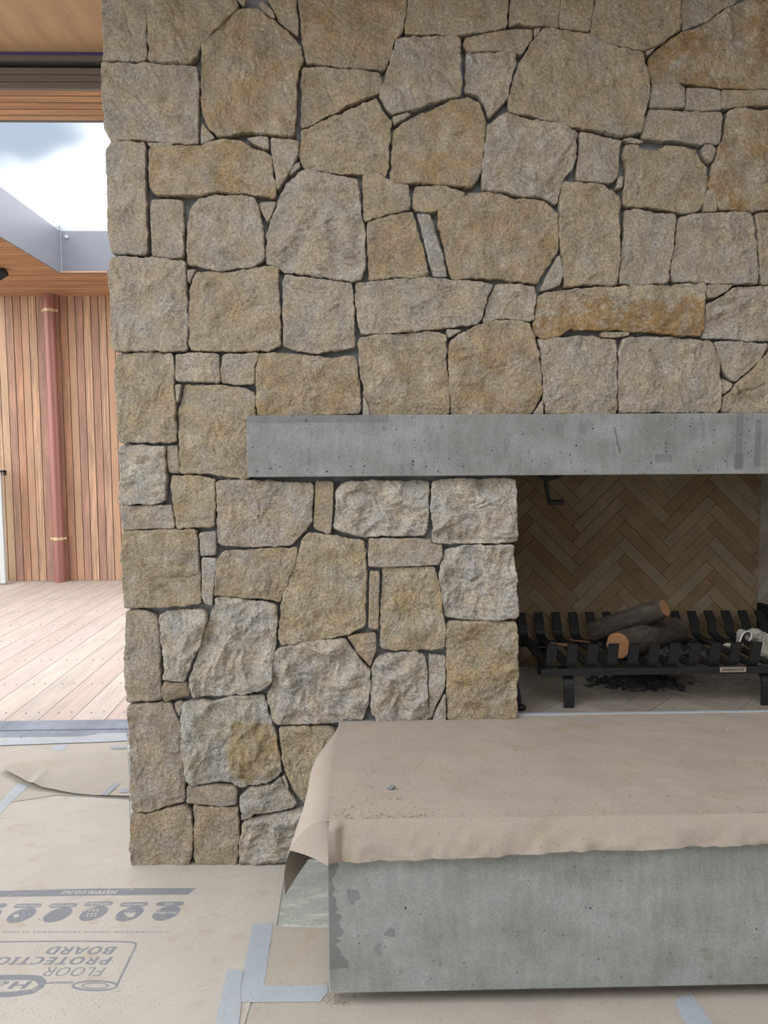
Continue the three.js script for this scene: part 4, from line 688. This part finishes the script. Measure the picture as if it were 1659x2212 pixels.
// charcoal and ash
{
  const r = rng(77), gs = [0, 1, 2].map((s) => { const g = new THREE.IcosahedronGeometry(1, 1), p = g.attributes.position; for (let i = 0; i < p.count; i++) { const k = 1 + 0.5 * noise3(p.getX(i) * 1.3, p.getY(i) * 1.3, p.getZ(i) * 1.3 + s * 7); p.setXYZ(i, p.getX(i) * k, p.getY(i) * k * 0.6, p.getZ(i) * k); } g.computeVertexNormals(); return g; });
  const heap = (name, label, n, put, mat, sizes, yaw) => { const im = new THREE.InstancedMesh(gs[n % 3], mat, n), m = new THREE.Matrix4(), qn = new THREE.Quaternion(), e = new THREE.Euler(); for (let i = 0; i < n; i++) { const [x, y, z, s] = put(); e.set((r() - 0.5) * 1.2, r() * 6, (r() - 0.5) * 1.2); m.compose(new THREE.Vector3(x, y, z), qn.setFromEuler(e), new THREE.Vector3(s * (0.7 + r()), s * (0.4 + 0.5 * r()), s * (0.6 + r()))); im.setMatrixAt(i, m); } im.name = name; scene.add(im); tag(im, label, 'charcoal', null, 'stuff'); };
  const c = onY(1100 + 850 / 2.968, 1000 + 1440 / 2.968, FY), gauss = () => (r() + r() + r() - 1.5) / 1.5;
  heap('charcoal_pile', 'heap of black charcoal flakes and ash under the grate', 420, () => { const a = gauss() * 0.2, b = gauss() * 0.11, d = Math.hypot(a / 0.2, b / 0.11); return [c.x + a + b * 0.15, FY + 0.002 + 0.022 * Math.max(0, 1 - d * 1.25) * r(), c.z + b - 0.05, 0.004 + 0.011 * r() * (1 - 0.6 * Math.min(1, d))]; }, M.ash);
  const c2 = onY(1100 + 1300 / 2.968, 1000 + 1410 / 2.968, FY);
  heap('ash_crumbs', 'loose grey ash crumbs scattered over the firebox floor', 340, () => { const a = gauss() * 0.22, b = gauss() * 0.13; return [c2.x + a, FY + 0.0012, c2.z + b, 0.0012 + 0.003 * r() * r()]; }, std({ color: lin(0.16, 0.155, 0.15), roughness: 1 }));
  heap('charcoal_bed', 'bed of burnt black charcoal lying on the grate bars', 260, () => { const a = gauss() * 0.22; return [c.x + 0.03 + a, FY + 0.118 + 0.016 * r(), (GZ + GB) / 2 + 0.02 + gauss() * 0.12, 0.005 + 0.01 * r()]; }, std({ color: lin(0.028, 0.028, 0.03), roughness: 0.7 }));
}
// blackened poker foot leaning at the left cheek
{
  const t = thing('poker', 'black iron poker leaning in the left corner of the firebox', 'poker'), a = onY(1126, 1529, FY + 0.008), b = onZ(1108, 1440, a.z - 0.04);
  mesh('shaft', new THREE.TubeGeometry(new THREE.LineCurve3(a.clone().add(new THREE.Vector3(-0.004, 0.012, 0)), b), 8, 0.007, 10), M.iron, t);
  const s = new THREE.SphereGeometry(0.012, 16, 10); s.scale(1.3, 0.8, 1); s.translate(a.x, FY + 0.0095, a.z); mesh('tip', s, M.iron, t);
}
// ---------------------------------------------------------------- work glove in the grate
{
  const q = (x, y, z) => onZ(1500 + x / 10.434, 1280 + y / 10.434, z), zg = GZ - 0.06, t = thing('work_glove', 'crumpled pale suede work glove lying in the right of the grate', 'glove');
  const caps = [[q(1180, 1000, zg - 0.02), q(1350, 960, zg - 0.06), 0.011, 0.018], [q(1350, 960, zg - 0.06), q(1560, 1100, zg - 0.07), 0.02, 0.026], [q(1560, 1100, zg - 0.07), q(1800, 1250, zg - 0.06), 0.026, 0.024], [q(1400, 1250, zg - 0.03), q(1700, 1400, zg - 0.03), 0.017, 0.02], [q(1380, 1560, zg), q(1490, 1580, zg), 0.008, 0.008], [q(700, 1180, zg - 0.06), q(1050, 1170, zg - 0.04), 0.006, 0.008]];
  const lo = new THREE.Vector3(1e9, 1e9, 1e9), hi = lo.clone().negate(); for (const [a, b, r0] of caps) for (const p of [a, b]) { lo.min(p.clone().subScalar(0.05)); hi.max(p.clone().addScalar(0.05)); }
  const half = Math.max(hi.x - lo.x, hi.y - lo.y, hi.z - lo.z) / 2, mid = lo.clone().add(hi).multiplyScalar(0.5), n = 84, mc = new MarchingCubes(n, M.leather, false, false, 120000); mc.isolation = 0;
  const p = new THREE.Vector3(), ab = new THREE.Vector3(), ap = new THREE.Vector3();
  for (let k = 0; k < n; k++) for (let j = 0; j < n; j++) for (let i = 0; i < n; i++) {
    p.set((i - n / 2) / (n / 2), (j - n / 2) / (n / 2), (k - n / 2) / (n / 2)).multiplyScalar(half).add(mid); let d = 1;
    for (const [a, b, r0, r1] of caps) { ab.subVectors(b, a); ap.subVectors(p, a); const h = clamp(ap.dot(ab) / ab.lengthSq()), e = ap.addScaledVector(ab, -h).length() - lerp(r0, r1, h), m = Math.max(0.012 - Math.abs(d - e), 0) / 0.012; d = Math.min(d, e) - m * m * 0.003; }
    mc.field[i + j * n + k * n * n] = -(d + 0.003 * noise3(p.x * 45, p.y * 45, p.z * 45) + 0.0012 * noise3(p.x * 140, p.y * 140, p.z * 140));
  }
  mc.update();
  const g = new THREE.BufferGeometry(), cnt = mc.count, pos = new Float32Array(cnt * 3), nor = new Float32Array(cnt * 3);
  for (let i = 0; i < cnt; i++) { for (let a = 0; a < 3; a++) { pos[3 * i + a] = mc.positionArray[3 * i + a] * half + [mid.x, mid.y, mid.z][a]; nor[3 * i + a] = mc.normalArray[3 * i + a]; } }
  g.setAttribute('position', new THREE.BufferAttribute(pos, 3)); g.setAttribute('normal', new THREE.BufferAttribute(nor, 3)); g.computeVertexNormals(); metreUV(g, 'y'); mesh('glove_body', g, M.leather, t);
  // the turned cuff: a band bent into a loop, with a piped edge
  const loop = [q(975, 1520, zg + 0.02), q(985, 1300, zg + 0.02), q(1035, 1080, zg + 0.015), q(1100, 930, zg + 0.01), q(1190, 880, zg + 0.005), q(1270, 900, zg), q(1290, 980, zg), q(1240, 1090, zg)], cv = new THREE.CatmullRomCurve3(loop), P = [], I = [], n2 = 40;
  for (let i = 0; i <= n2; i++) { const c = cv.getPoint(i / n2); for (let k = 0; k < 6; k++) { const f = k / 5; P.push(c.x + 0.019 * f * smooth(0.55, 0, i / n2), c.y - 0.002 * f, c.z - 0.042 * f + 0.002 * noise3(i * 0.3, k * 0.8, 1)); } }
  for (let i = 0; i < n2; i++) for (let k = 0; k < 5; k++) { const a = i * 6 + k; I.push(a, a + 1, a + 7, a, a + 7, a + 6); }
  const bg = new THREE.BufferGeometry(); bg.setAttribute('position', new THREE.Float32BufferAttribute(P, 3)); bg.setIndex(I); bg.computeVertexNormals(); metreUV(bg, 'y');
  const cuff = mesh('cuff', bg, M.leather.clone(), t); cuff.material.side = THREE.DoubleSide;
  mesh('piping', new THREE.TubeGeometry(cv, 40, 0.0022, 8), std({ color: lin(0.55, 0.55, 0.54), roughness: 0.8 }), cuff);
}
console.log('fire done');

// ---------------------------------------------------------------- paper laid over the hearth
{
  const t = thing('hearth_paper', 'sheet of brown kraft paper draped over the concrete hearth', 'paper'), Y = HEARTH_Y + 0.004, FZ = HZ + 0.006;
  const grid = (nu, nv, f) => { const P = [], U = [], I = []; for (let j = 0; j <= nv; j++) for (let i = 0; i <= nu; i++) { const [p, u] = f(i / nu, j / nv); P.push(p.x, p.y, p.z); U.push(...u); } for (let j = 0; j < nv; j++) for (let i = 0; i < nu; i++) { const a = j * (nu + 1) + i; I.push(a, a + 1, a + nu + 2, a, a + nu + 2, a + nu + 1); } const g = new THREE.BufferGeometry(); g.setAttribute('position', new THREE.Float32BufferAttribute(P, 3)); g.setAttribute('uv', new THREE.Float32BufferAttribute(U, 2)); g.setIndex(I); g.computeVertexNormals(); return g; };
  const V3 = (x, y, z) => new THREE.Vector3(x, y, z), xC = HL + 0.004, xE = 2.15;
  const wave = (x, z) => 0.0022 * (0.6 + fbm3(x * 5, z * 7, 4, 3));
  const zBack = (x) => x < OPEN_L - 0.005 ? 0.004 + 0.004 * noise3(x * 8, 0, 0) : -0.028;
  const top = grid(220, 70, (u, v) => { const x = lerp(xC, xE, u), z = lerp(zBack(x), FZ, v); return [V3(x, Y + wave(x, z) * smooth(0, 0.1, 1 - v) * smooth(0, 0.04, u), z), [x, -z]]; });
  // front drop with a ragged lower edge, read along the photograph
  const low = [[709, 1852], [738, 1861], [760, 1859], [900, 1855], [1000, 1849], [1100, 1845], [1240, 1835], [1360, 1833], [1500, 1827], [1659, 1821], [2100, 1812]].map(([a, b]) => onZ(a, b, FZ + 0.008));
  const lowAt = (x) => { let k = 0; while (k < low.length - 2 && low[k + 1].x < x) k++; const f = clamp((x - low[k].x) / (low[k + 1].x - low[k].x), 0, 1); return lerp(low[k].y, low[k + 1].y, f) + 0.0011 * noise3(x * 18, 1, 1) + 0.0007 * noise3(x * 90, 1, 1); };
  const front = grid(260, 14, (u, v) => {
    const x = lerp(xC, xE, u ** 2), y1 = lowAt(x), y = lerp(Y, y1, v), d = x - xC, bul = 0.012 * Math.sin(v * 1.6) + v * (0.004 * noise3(x * 9, v, 2) + 0.003 * noise3(x * 24, v * 2, 5));
    const pleat = 0.03 * v * Math.max(0, 1 - d / 0.027) ** 0.8 + 0.02 * Math.min(1, v * 9) * (1 - v) * smooth(0.034, 0.012, d);
    return [V3(x, y, FZ + bul * smooth(0, 0.05, d) + pleat + 0.002 * v), [x, -FZ + (y - Y)]];
  });
  // left flap: bends over the end of the hearth and hangs, flaring towards the front
  const endF = onZ(616, 1936, FZ + 0.01), midF = onZ(645, 1835, FZ - 0.01);
  const flapFn = (u, v) => {
    const z = lerp(0.012, FZ + 0.004, v), w = smooth(-0.1, 0.42, v), f = smooth(0.55, 0.97, v);
    const a = V3(xC + 0.0006, Y, z), c = V3(xC - 0.052 * w, Y + 0.006 * w, z), m = V3(xC - 0.105 * w, lerp(Y - 0.045, midF.y + 0.01, v), z), b = V3(lerp(xC - 0.03 * w, endF.x, f), lerp(Y - 0.09, endF.y, Math.min(1, v / 0.88)), lerp(z, endF.z, f * 0.6));
    const q = 1 - u, p = V3(0, 0, 0).addScaledVector(a, q * q * q).addScaledVector(c, 3 * q * q * u).addScaledVector(m, 3 * q * u * u).addScaledVector(b, u * u * u);
    p.x += 0.002 * u * noise3(u * 3, v * 5, 4); return [p, [xC - u * 0.22, -z]];
  };
  const flap = grid(26, 60, flapFn);
  // gusset that closes the corner between flap and front drop
  const gus = grid(10, 10, (u, v) => { const s = flapFn(v * 0.62, 1)[0], e = V3(xC, lerp(Y, lowAt(xC), v), FZ + 0.038 * v), p = s.clone().lerp(e, u); p.y += 0.004 * v * Math.sin(u * Math.PI); return [p, [xC - 0.1 + u * 0.1, -FZ - v * 0.1]]; });
  mesh('top_sheet', top, M.paper, t); mesh('front_drop', front, M.paper, t); mesh('side_flap', flap, M.paper, t); mesh('corner_fold', gus, M.paper, t);
  // crumbs of dust and splinters on the paper
  const r = rng(3), cg = new THREE.TetrahedronGeometry(1), im = new THREE.InstancedMesh(cg, std({ color: lin(0.42, 0.33, 0.23), roughness: 1 }), 900), m = new THREE.Matrix4(), qn = new THREE.Quaternion(), e = new THREE.Euler();
  for (let i = 0; i < 900; i++) { const nearEdge = r() < 0.45, x = xC + 0.01 + (r() < 0.25 ? r() * 0.2 : r() * 1.4), z = nearEdge ? FZ - 0.004 - 0.05 * r() * r() : FZ - 0.02 - 0.5 * Math.sqrt(r()) * r(), s = 0.001 + 0.003 * r() * r() * r(); e.set(r() * 6, r() * 6, r() * 6); m.compose(V3(x, Y + 0.0027, z), qn.setFromEuler(e), V3(s * (1 + 1.5 * r()), s, s)); im.setMatrixAt(i, m); }
  im.name = 'sawdust'; scene.add(im); tag(im, 'sandy crumbs and splinters scattered over the kraft paper', 'debris', null, 'stuff');
  const lump = new THREE.IcosahedronGeometry(0.007, 2); { const p = lump.attributes.position; for (let i = 0; i < p.count; i++) { const k = 1 + 0.35 * noise3(p.getX(i) * 160, p.getY(i) * 160, p.getZ(i) * 160); p.setXYZ(i, p.getX(i) * k * 1.2, p.getY(i) * k * 0.6, p.getZ(i) * k); } lump.computeVertexNormals(); }
  const lp = onY(846, 1706, Y), lm = mesh('mortar_lump', lump, std({ color: lin(0.22, 0.24, 0.235), roughness: 1 })); lm.position.set(lp.x, Y + 0.007, lp.z); tag(lm, 'small grey lump of dried mortar on the kraft paper', 'mortar lump');
}
{
  // grey tape strip that closes the paper against the firebox floor
  const o = mesh('tape_strip', rbox(OPEN_L + 0.003, OPEN_R, HEARTH_Y - 0.001, HEARTH_Y + 0.0085, -0.04, -0.026, 0.002), M.tape); tag(o, 'grey tape strip along the front edge of the firebox floor', 'tape');
}

// ---------------------------------------------------------------- floor protection sheets and tape
function sheetGeo(pts, y0, y1, lift) {
  const sh = new THREE.Shape(pts.map((p) => new THREE.Vector2(p.x, -p.z))), g = new THREE.ExtrudeGeometry(sh, { depth: y1 - y0, bevelEnabled: false });
  g.rotateX(-Math.PI / 2); g.translate(0, y0, 0);
  const p = g.attributes.position, uv = g.attributes.uv; for (let i = 0; i < p.count; i++) uv.setXY(i, p.getX(i), -p.getZ(i));
  return g;
}
const fp = (a) => a.map(([x, y]) => onY(x, y, 0));
{
  // main board with its print: canvas right = -x, canvas up = +z, so it reads upright from the wall
  const X1 = 0.0, X0 = -1.5, Z0 = -1.03, Z1 = 1.15, w = 1400, S = w / (X1 - X0), h = Math.round((Z1 - Z0) * S), c = canvas(w, h), x = c.getContext('2d');
  fillNoise(x, w, h, (i, j, col) => { const a = fbm3(i / 190, j / 190, 1, 4), f = fbm3(i / 3, j / 3, 2, 2), d = smooth(0.15, 0.75, fbm3(i / 120 + 9, j / 70, 5, 4)), k = smooth(0.62, 0.8, noise3(i / 7, j / 7, 8)) * smooth(-0.1, 0.5, noise3(i / 130, j / 130, 4)); const l = 224 + 6 * a + 6 * f - 34 * k; col[0] = l - 8 * d; col[1] = l - 7 - 14 * d; col[2] = l - 17 - 21 * d; });
  const cx = (p) => (X1 - p.x) * S, cy = (p) => (Z1 - p.z) * S, at = (a, b) => onY(a / 3.77, 1850 + b / 3.77, 0), XY = (a, b) => { const p = at(a, b); return [cx(p), cy(p)]; };
  const ink = '#8f949c', INK = 'rgba(146,152,163,0.85)';
  const poly = (pts, fill) => { x.fillStyle = fill; x.beginPath(); pts.forEach(([a, b], i) => { const q = XY(a, b); i ? x.lineTo(...q) : x.moveTo(...q); }); x.closePath(); x.fill(); };
  const line = (pts, lw) => { x.strokeStyle = INK; x.lineWidth = lw; x.lineJoin = 'round'; x.beginPath(); pts.forEach(([a, b], i) => { const q = XY(a, b); i ? x.lineTo(...q) : x.moveTo(...q); }); x.stroke(); };
  const text = (str, xr, xl, yBase, yCap, font, fill, skew = -0.18) => { const p = XY(xr, yBase), q = XY(xl, yBase), cap = p[1] - XY((xr + xl) / 2, yCap)[1]; x.save(); x.font = font; x.fillStyle = fill; x.textBaseline = 'alphabetic'; const mw = x.measureText(str).width; x.translate(p[0], p[1]); x.rotate(Math.atan2(q[1] - p[1], q[0] - p[0])); x.transform((q[0] - p[0]) / mw, 0, skew * cap / 72, cap / 72, 0, 0); x.fillText(str, 0, 0); x.restore(); };
  const B = 'bold 100px sans-serif', Rg = '100px sans-serif', light = 'rgba(226,222,212,0.9)';
  poly([[-600, 297], [0, 285], [600, 268], [1000, 263], [1600, 262], [1530, 315], [900, 322], [0, 335], [-600, 352]], INK);
  text('HAYDN.CO.NZ', 966, 515, 284, 314, B, light);
  const icon = (bx0, bx1, by, ex, ey, label, lx0, lx1) => {
    const a = XY(bx1, by), b = XY(bx0, by + 40); x.fillStyle = INK; x.beginPath(); x.roundRect(a[0], b[1], b[0] - a[0], a[1] - b[1], (a[1] - b[1]) / 2); x.fill();
    const e = XY(ex, ey - 6), er = Math.abs(XY(ex - 104, ey)[0] - e[0]), ez = Math.abs(XY(ex, ey + 62)[1] - XY(ex, ey)[1]); x.save(); x.transform(1, 0, -0.25, 1, 0.25 * e[1], 0); x.beginPath(); x.ellipse(e[0], e[1], er, ez, 0, 0, 7); x.fill(); x.restore();
    if (label) text(label, lx0, lx1, by + 13, by + 29, B, light);
  };
  icon(1262, 1506, 370, 1355, 472, 'SIZE', 1416, 1350); text('30m x 985mm', 1448, 1260, 457, 473, B, light);
  icon(968, 1214, 375, 1056, 477, 'HEAVY DUTY', 1185, 1000); poly([[1006, 462], [1112, 462], [1082, 500], [1040, 500]], light); poly([[1020, 438], [1100, 438], [1100, 448], [1020, 448]], 'rgba(190,192,196,0.9)');
  icon(678, 930, 370, 764, 474, 'BREATHABLE', 902, 708); for (let k = 0; k < 3; k++) { poly([[722 + k * 34, 432], [736 + k * 34, 432], [730 + k * 34, 452], [722 + k * 34, 452]], light); poly([[708 + k * 32, 466], [728 + k * 32, 466], [724 + k * 32, 476], [706 + k * 32, 476]], light); poly([[704 + k * 32, 484], [722 + k * 32, 484], [720 + k * 32, 494], [702 + k * 32, 494]], light); }
  icon(388, 640, 384, 472, 486, 'FAST LAYING', 612, 416); 
  icon(98, 350, 386, 176, 490, 'SPILL RESIST', 330, 122); poly([[110, 478], [150, 470], [158, 495], [130, 504], [112, 496]], light); line([[150, 462], [225, 472], [205, 446]], 3);
  icon(-190, 70, 386, -110, 496, null);
  text('CONTRACTOR GRADE TEMPORARY FLOOR PROTECTION', 1382, -420, 614, 643, B, INK);
  line([[-700, 712], [0, 700], [600, 695], [1000, 699], [1085, 705], [1108, 716], [1104, 740], [955, 1050]], 5);
  text('BOARD', 972, 404, 740, 808, B, INK); text('PROTECTION', 938, -150, 824, 897, B, INK); text('FLOOR', 884, 392, 908, 984, Rg, INK);
  line([[350, 1036], [600, 1030]], 5);
  const ring = (ex, ey, rx, ry, lw) => line(Array.from({ length: 49 }, (_, k) => [ex + rx * Math.cos(k / 48 * 6.2832), ey + ry * Math.sin(k / 48 * 6.2832)]), lw);
  ring(775, 1058, 180, 38, 5); ring(775, 1058, 104, 22, 3);
  line([[-500, 1000], [0, 990], [240, 990], [315, 1000], [345, 1030], [330, 1065], [260, 1105], [100, 1128], [-300, 1140]], 16);
  text('Haydn', 292, -520, 1022, 1092, B, INK, -0.3);
  // wear: the print is rubbed away in grains
  { const im = x.getImageData(0, 0, w, h); for (let j = 0; j < h; j++) for (let i = 0; i < w; i++) { const o = (j * w + i) * 4, k = smooth(0.2, 0.7, fbm3(i / 14, j / 14, 12, 3)) * smooth(-0.2, 0.5, noise3(i / 90, j / 90, 6)); if (im.data[o + 2] > im.data[o] - 6) { im.data[o] = lerp(im.data[o], 216, k); im.data[o + 1] = lerp(im.data[o + 1], 205, k); im.data[o + 2] = lerp(im.data[o + 2], 188, k); } } x.putImageData(im, 0, 0); }
  const tex = canvasTex(c); tex.wrapS = tex.wrapT = THREE.RepeatWrapping;
  const mat = std({ map: tex, color: lin(0.66, 0.655, 0.645), roughness: 0.88, bumpMap: fineBump, bumpScale: 0.0005 });
  const pts = [...fp([[617, 1870], [598, 1998], [547, 2150], [470, 2400]]), ...[new THREE.Vector3(onY(470, 2400).x, 0, 1.1), new THREE.Vector3(-1.45, 0, 1.1), new THREE.Vector3(-1.45, 0, -0.35)], ...fp([[120, 1720], [279, 1727]]), ...fp([[283, 1868]]) ];
  pts[0].z = Math.max(pts[0].z, 0.005);
  const g = sheetGeo(pts.map((p) => p.clone()), 0, 0.0016), p = g.attributes.position, uv = g.attributes.uv;
  for (let i = 0; i < p.count; i++) uv.setXY(i, (X1 - p.getX(i)) / (X1 - X0), 1 - (Z1 - p.getZ(i)) / (Z1 - Z0));
  const o = mesh('protection_board', g, mat); tag(o, 'printed kraft floor protection board lying in front of the stone corner', 'floor board');
  // plain boards
  const board = (px, y, label, extra) => { const b = mesh('protection_board', sheetGeo(extra ?? fp(px), y, y + 0.0016), M.board); return tag(b, label, 'floor board'); };
  M.board = std({ color: lin(0.54, 0.485, 0.415), map: paperColor, roughness: 0.9, bumpMap: fineBump, bumpScale: 0.0005 });
  board([[592, 2002], [720, 2006], [760, 2010], [760, 2150], [566, 2140]], 0.0002, 'small kraft board beside the bare floor tile, tucked against the hearth end');
  board(null, 0.0, 'large kraft board running along the foot of the concrete hearth', [...fp([[566, 2145], [1000, 2138]]), new THREE.Vector3(1.9, 0, onY(1000, 2138).z - 0.12), new THREE.Vector3(1.9, 0, 2.3), new THREE.Vector3(onY(470, 2400).x + 0.004, 0, 2.3), ...fp([[470, 2400], [549, 2150]]).map((v) => v.add(new THREE.Vector3(0.003, 0, 0)))]);
  board(null, 0.0001, 'dusty kraft board behind the torn flap near the deck door', [...fp([[-400, 1612], [0, 1609], [100, 1604], [274, 1598]]), ...fp([[281, 1726], [120, 1719]]).map((v) => v.add(new THREE.Vector3(0, 0, -0.003))), new THREE.Vector3(-1.45, 0, -0.353), new THREE.Vector3(-2.4, 0, -0.353)]);
  // torn flap that curls up over the seam
  const F0 = fp([[79, 1621], [274, 1628], [281, 1727], [200, 1722], [165, 1719], [122, 1714], [72, 1705], [40, 1690], [6, 1670]]), sh = [];
  const gN = 46, gM = 18, P = [], U = [], I = [], low = fp([[6, 1670], [40, 1689], [70, 1704], [122, 1713], [165, 1719], [230, 1723], [283, 1727]]), up = fp([[79, 1621], [95, 1622], [120, 1623], [150, 1624], [190, 1626], [240, 1628], [276, 1629]]);
  const along = (a, s) => { const k = Math.min(a.length - 2, Math.floor(s * (a.length - 1))), f = s * (a.length - 1) - k; return a[k].clone().lerp(a[k + 1], f); };
  for (let j = 0; j <= gM; j++) for (let i = 0; i <= gN; i++) { const s = i / gN, v = j / gM, q = along(low, s).lerp(along(up, s), v), crease = Math.exp(-(((s - 0.34 - 0.04 * v) / 0.035) ** 2)), y = 0.0024 + (1 - v) * (1 - v) * (0.012 + 0.006 * Math.sin(s * 5 + 1) + 0.008 * crease) + 0.002 * noise3(q.x * 9, q.z * 9, 3) * (1 - v); P.push(q.x, Math.max(0.0022, y), q.z); U.push(q.x + 0.3, -q.z); }
  for (let j = 0; j < gM; j++) for (let i = 0; i < gN; i++) { const a = j * (gN + 1) + i; I.push(a, a + 1, a + gN + 2, a, a + gN + 2, a + gN + 1); }
  const fg = new THREE.BufferGeometry(); fg.setAttribute('position', new THREE.Float32BufferAttribute(P, 3)); fg.setAttribute('uv', new THREE.Float32BufferAttribute(U, 2)); fg.setIndex(I); fg.computeVertexNormals();
  const flap = thing('torn_board_flap', 'torn dusty kraft flap curling up over the board seam', 'floor board'); const fm = M.board.clone(); fm.side = THREE.DoubleSide; mesh('sheet', fg, fm, flap);
  // its grey print: slanted strokes of letters cut off by the wall
  const pm = std({ color: lin(0.33, 0.34, 0.37), roughness: 0.9, side: THREE.DoubleSide });
  const q4 = (pts, name) => { const v = fp(pts), g = new THREE.ShapeGeometry(new THREE.Shape(v.map((p) => new THREE.Vector2(p.x, -p.z)))); g.rotateX(-Math.PI / 2); const pp = g.attributes.position; for (let i = 0; i < pp.count; i++) { let bd = 9, by = 0.003; for (let k = 0; k < P.length; k += 3) { const d = Math.hypot(P[k] - pp.getX(i), P[k + 2] - pp.getZ(i)); if (d < bd) { bd = d; by = P[k + 1]; } } pp.setY(i, bd < 0.05 ? by + 0.0015 : 0.003); } g.computeVertexNormals(); return mesh(name, g, pm, flap); };
  q4([[248, 1695], [259, 1698], [232, 1724.5], [216, 1722.5]], 'printed_letter'); q4([[256, 1718], [262, 1711], [272, 1709], [281, 1708], [281, 1716], [270, 1719]], 'printed_letter');
  const lowPrint = (pts) => q4(pts, 'printed_letter');
  lowPrint([[235, 1613], [273, 1612.5], [273, 1619], [240, 1619.5]]);
  // tapes
  const tape = (pts, label, mat = M.tape, y = 0.0019) => { const v = fp(pts), ge = sheetGeo(v, y, y + 0.0005); return tag(mesh('tape_strip', ge, mat), label, 'tape'); };
  tape([[546.5, 1999], [568, 1996], [590, 1996], [580, 2065], [569, 2139], [519, 2131], [533, 2065]], 'silver blue tape strip along the edge of the small kraft board');
  tape([[523, 2130], [600, 2132], [707, 2130], [708, 2146], [692, 2166], [600, 2167], [487, 2168], [500, 2148]], 'silver blue tape strip crossing to the foot of the hearth corner', M.tape, 0.0025);
  tape([[491, 2097], [525, 2099], [519, 2140], [521, 2175], [505, 2300], [440, 2300], [466, 2212]], 'silver blue tape strip running out from under the crossing tape', M.tape, 0.0031);
  tape([[1475, 2152], [1496, 2152], [1520, 2187], [1560, 2245], [1500, 2245], [1460, 2173], [1462, 2160]], 'short grey tape strip on the board at the foot of the hearth');
  tape([[-120, 1608], [0, 1607.5], [23, 1597.5], [142, 1595], [177, 1593.5], [215, 1586.5], [273, 1585], [275, 1602], [220, 1605], [139, 1607.5], [0, 1612.5], [-120, 1615]], 'pale blue tape strip along the sliding door track', M.tape, 0.0045);
  tape([[115, 1611.5], [147, 1608.5], [138, 1623], [112, 1622]], 'short pale blue tape patch beside the door track tape', M.tape, 0.002);
  tape([[42, 1689], [62, 1700], [30, 1728], [0, 1760], [-60, 1830], [-110, 1820], [0, 1734]], 'pale blue tape strip slanting out from under the torn flap', M.tape, 0.002);
  // scattered grit on the boards
  const r = rng(41), im = new THREE.InstancedMesh(new THREE.TetrahedronGeometry(1), std({ color: lin(0.24, 0.2, 0.16), roughness: 1 }), 420), m = new THREE.Matrix4(), qn = new THREE.Quaternion(), e = new THREE.Euler();
  for (let i = 0; i < 420; i++) { const px = r() * 720, py = 1640 + 560 * r(), v = r() < 0.2 ? onY(705 + (r() - 0.5) * 60 + r() * 40, 2150 + r() * 22) : onY(px, py), s = 0.0006 + 0.0016 * r() * r() * r(); if (v.z < 0.03 && v.x > WALL_L - 0.02) v.set(-1.2 - 0.3 * r(), 0, 0.3 * r()); e.set(r() * 6, r() * 6, r() * 6); m.compose(new THREE.Vector3(v.x, 0.0026, v.z), qn.setFromEuler(e), new THREE.Vector3(s * (1 + 1.6 * r()), s, s)); im.setMatrixAt(i, m); }
  im.name = 'grit'; scene.add(im); tag(im, 'dark grit scattered over the floor protection boards', 'debris', null, 'stuff');
}

scene.traverse((o) => { if (o.isMesh) { o.castShadow = true; o.receiveShadow = true; } });
let tris = 0; scene.traverse((o) => { if (o.isMesh && !o.isInstancedMesh) tris += (o.geometry.index ? o.geometry.index.count : o.geometry.attributes.position.count) / 3; }); console.log('triangles', tris);
renderer.render(scene, camera);
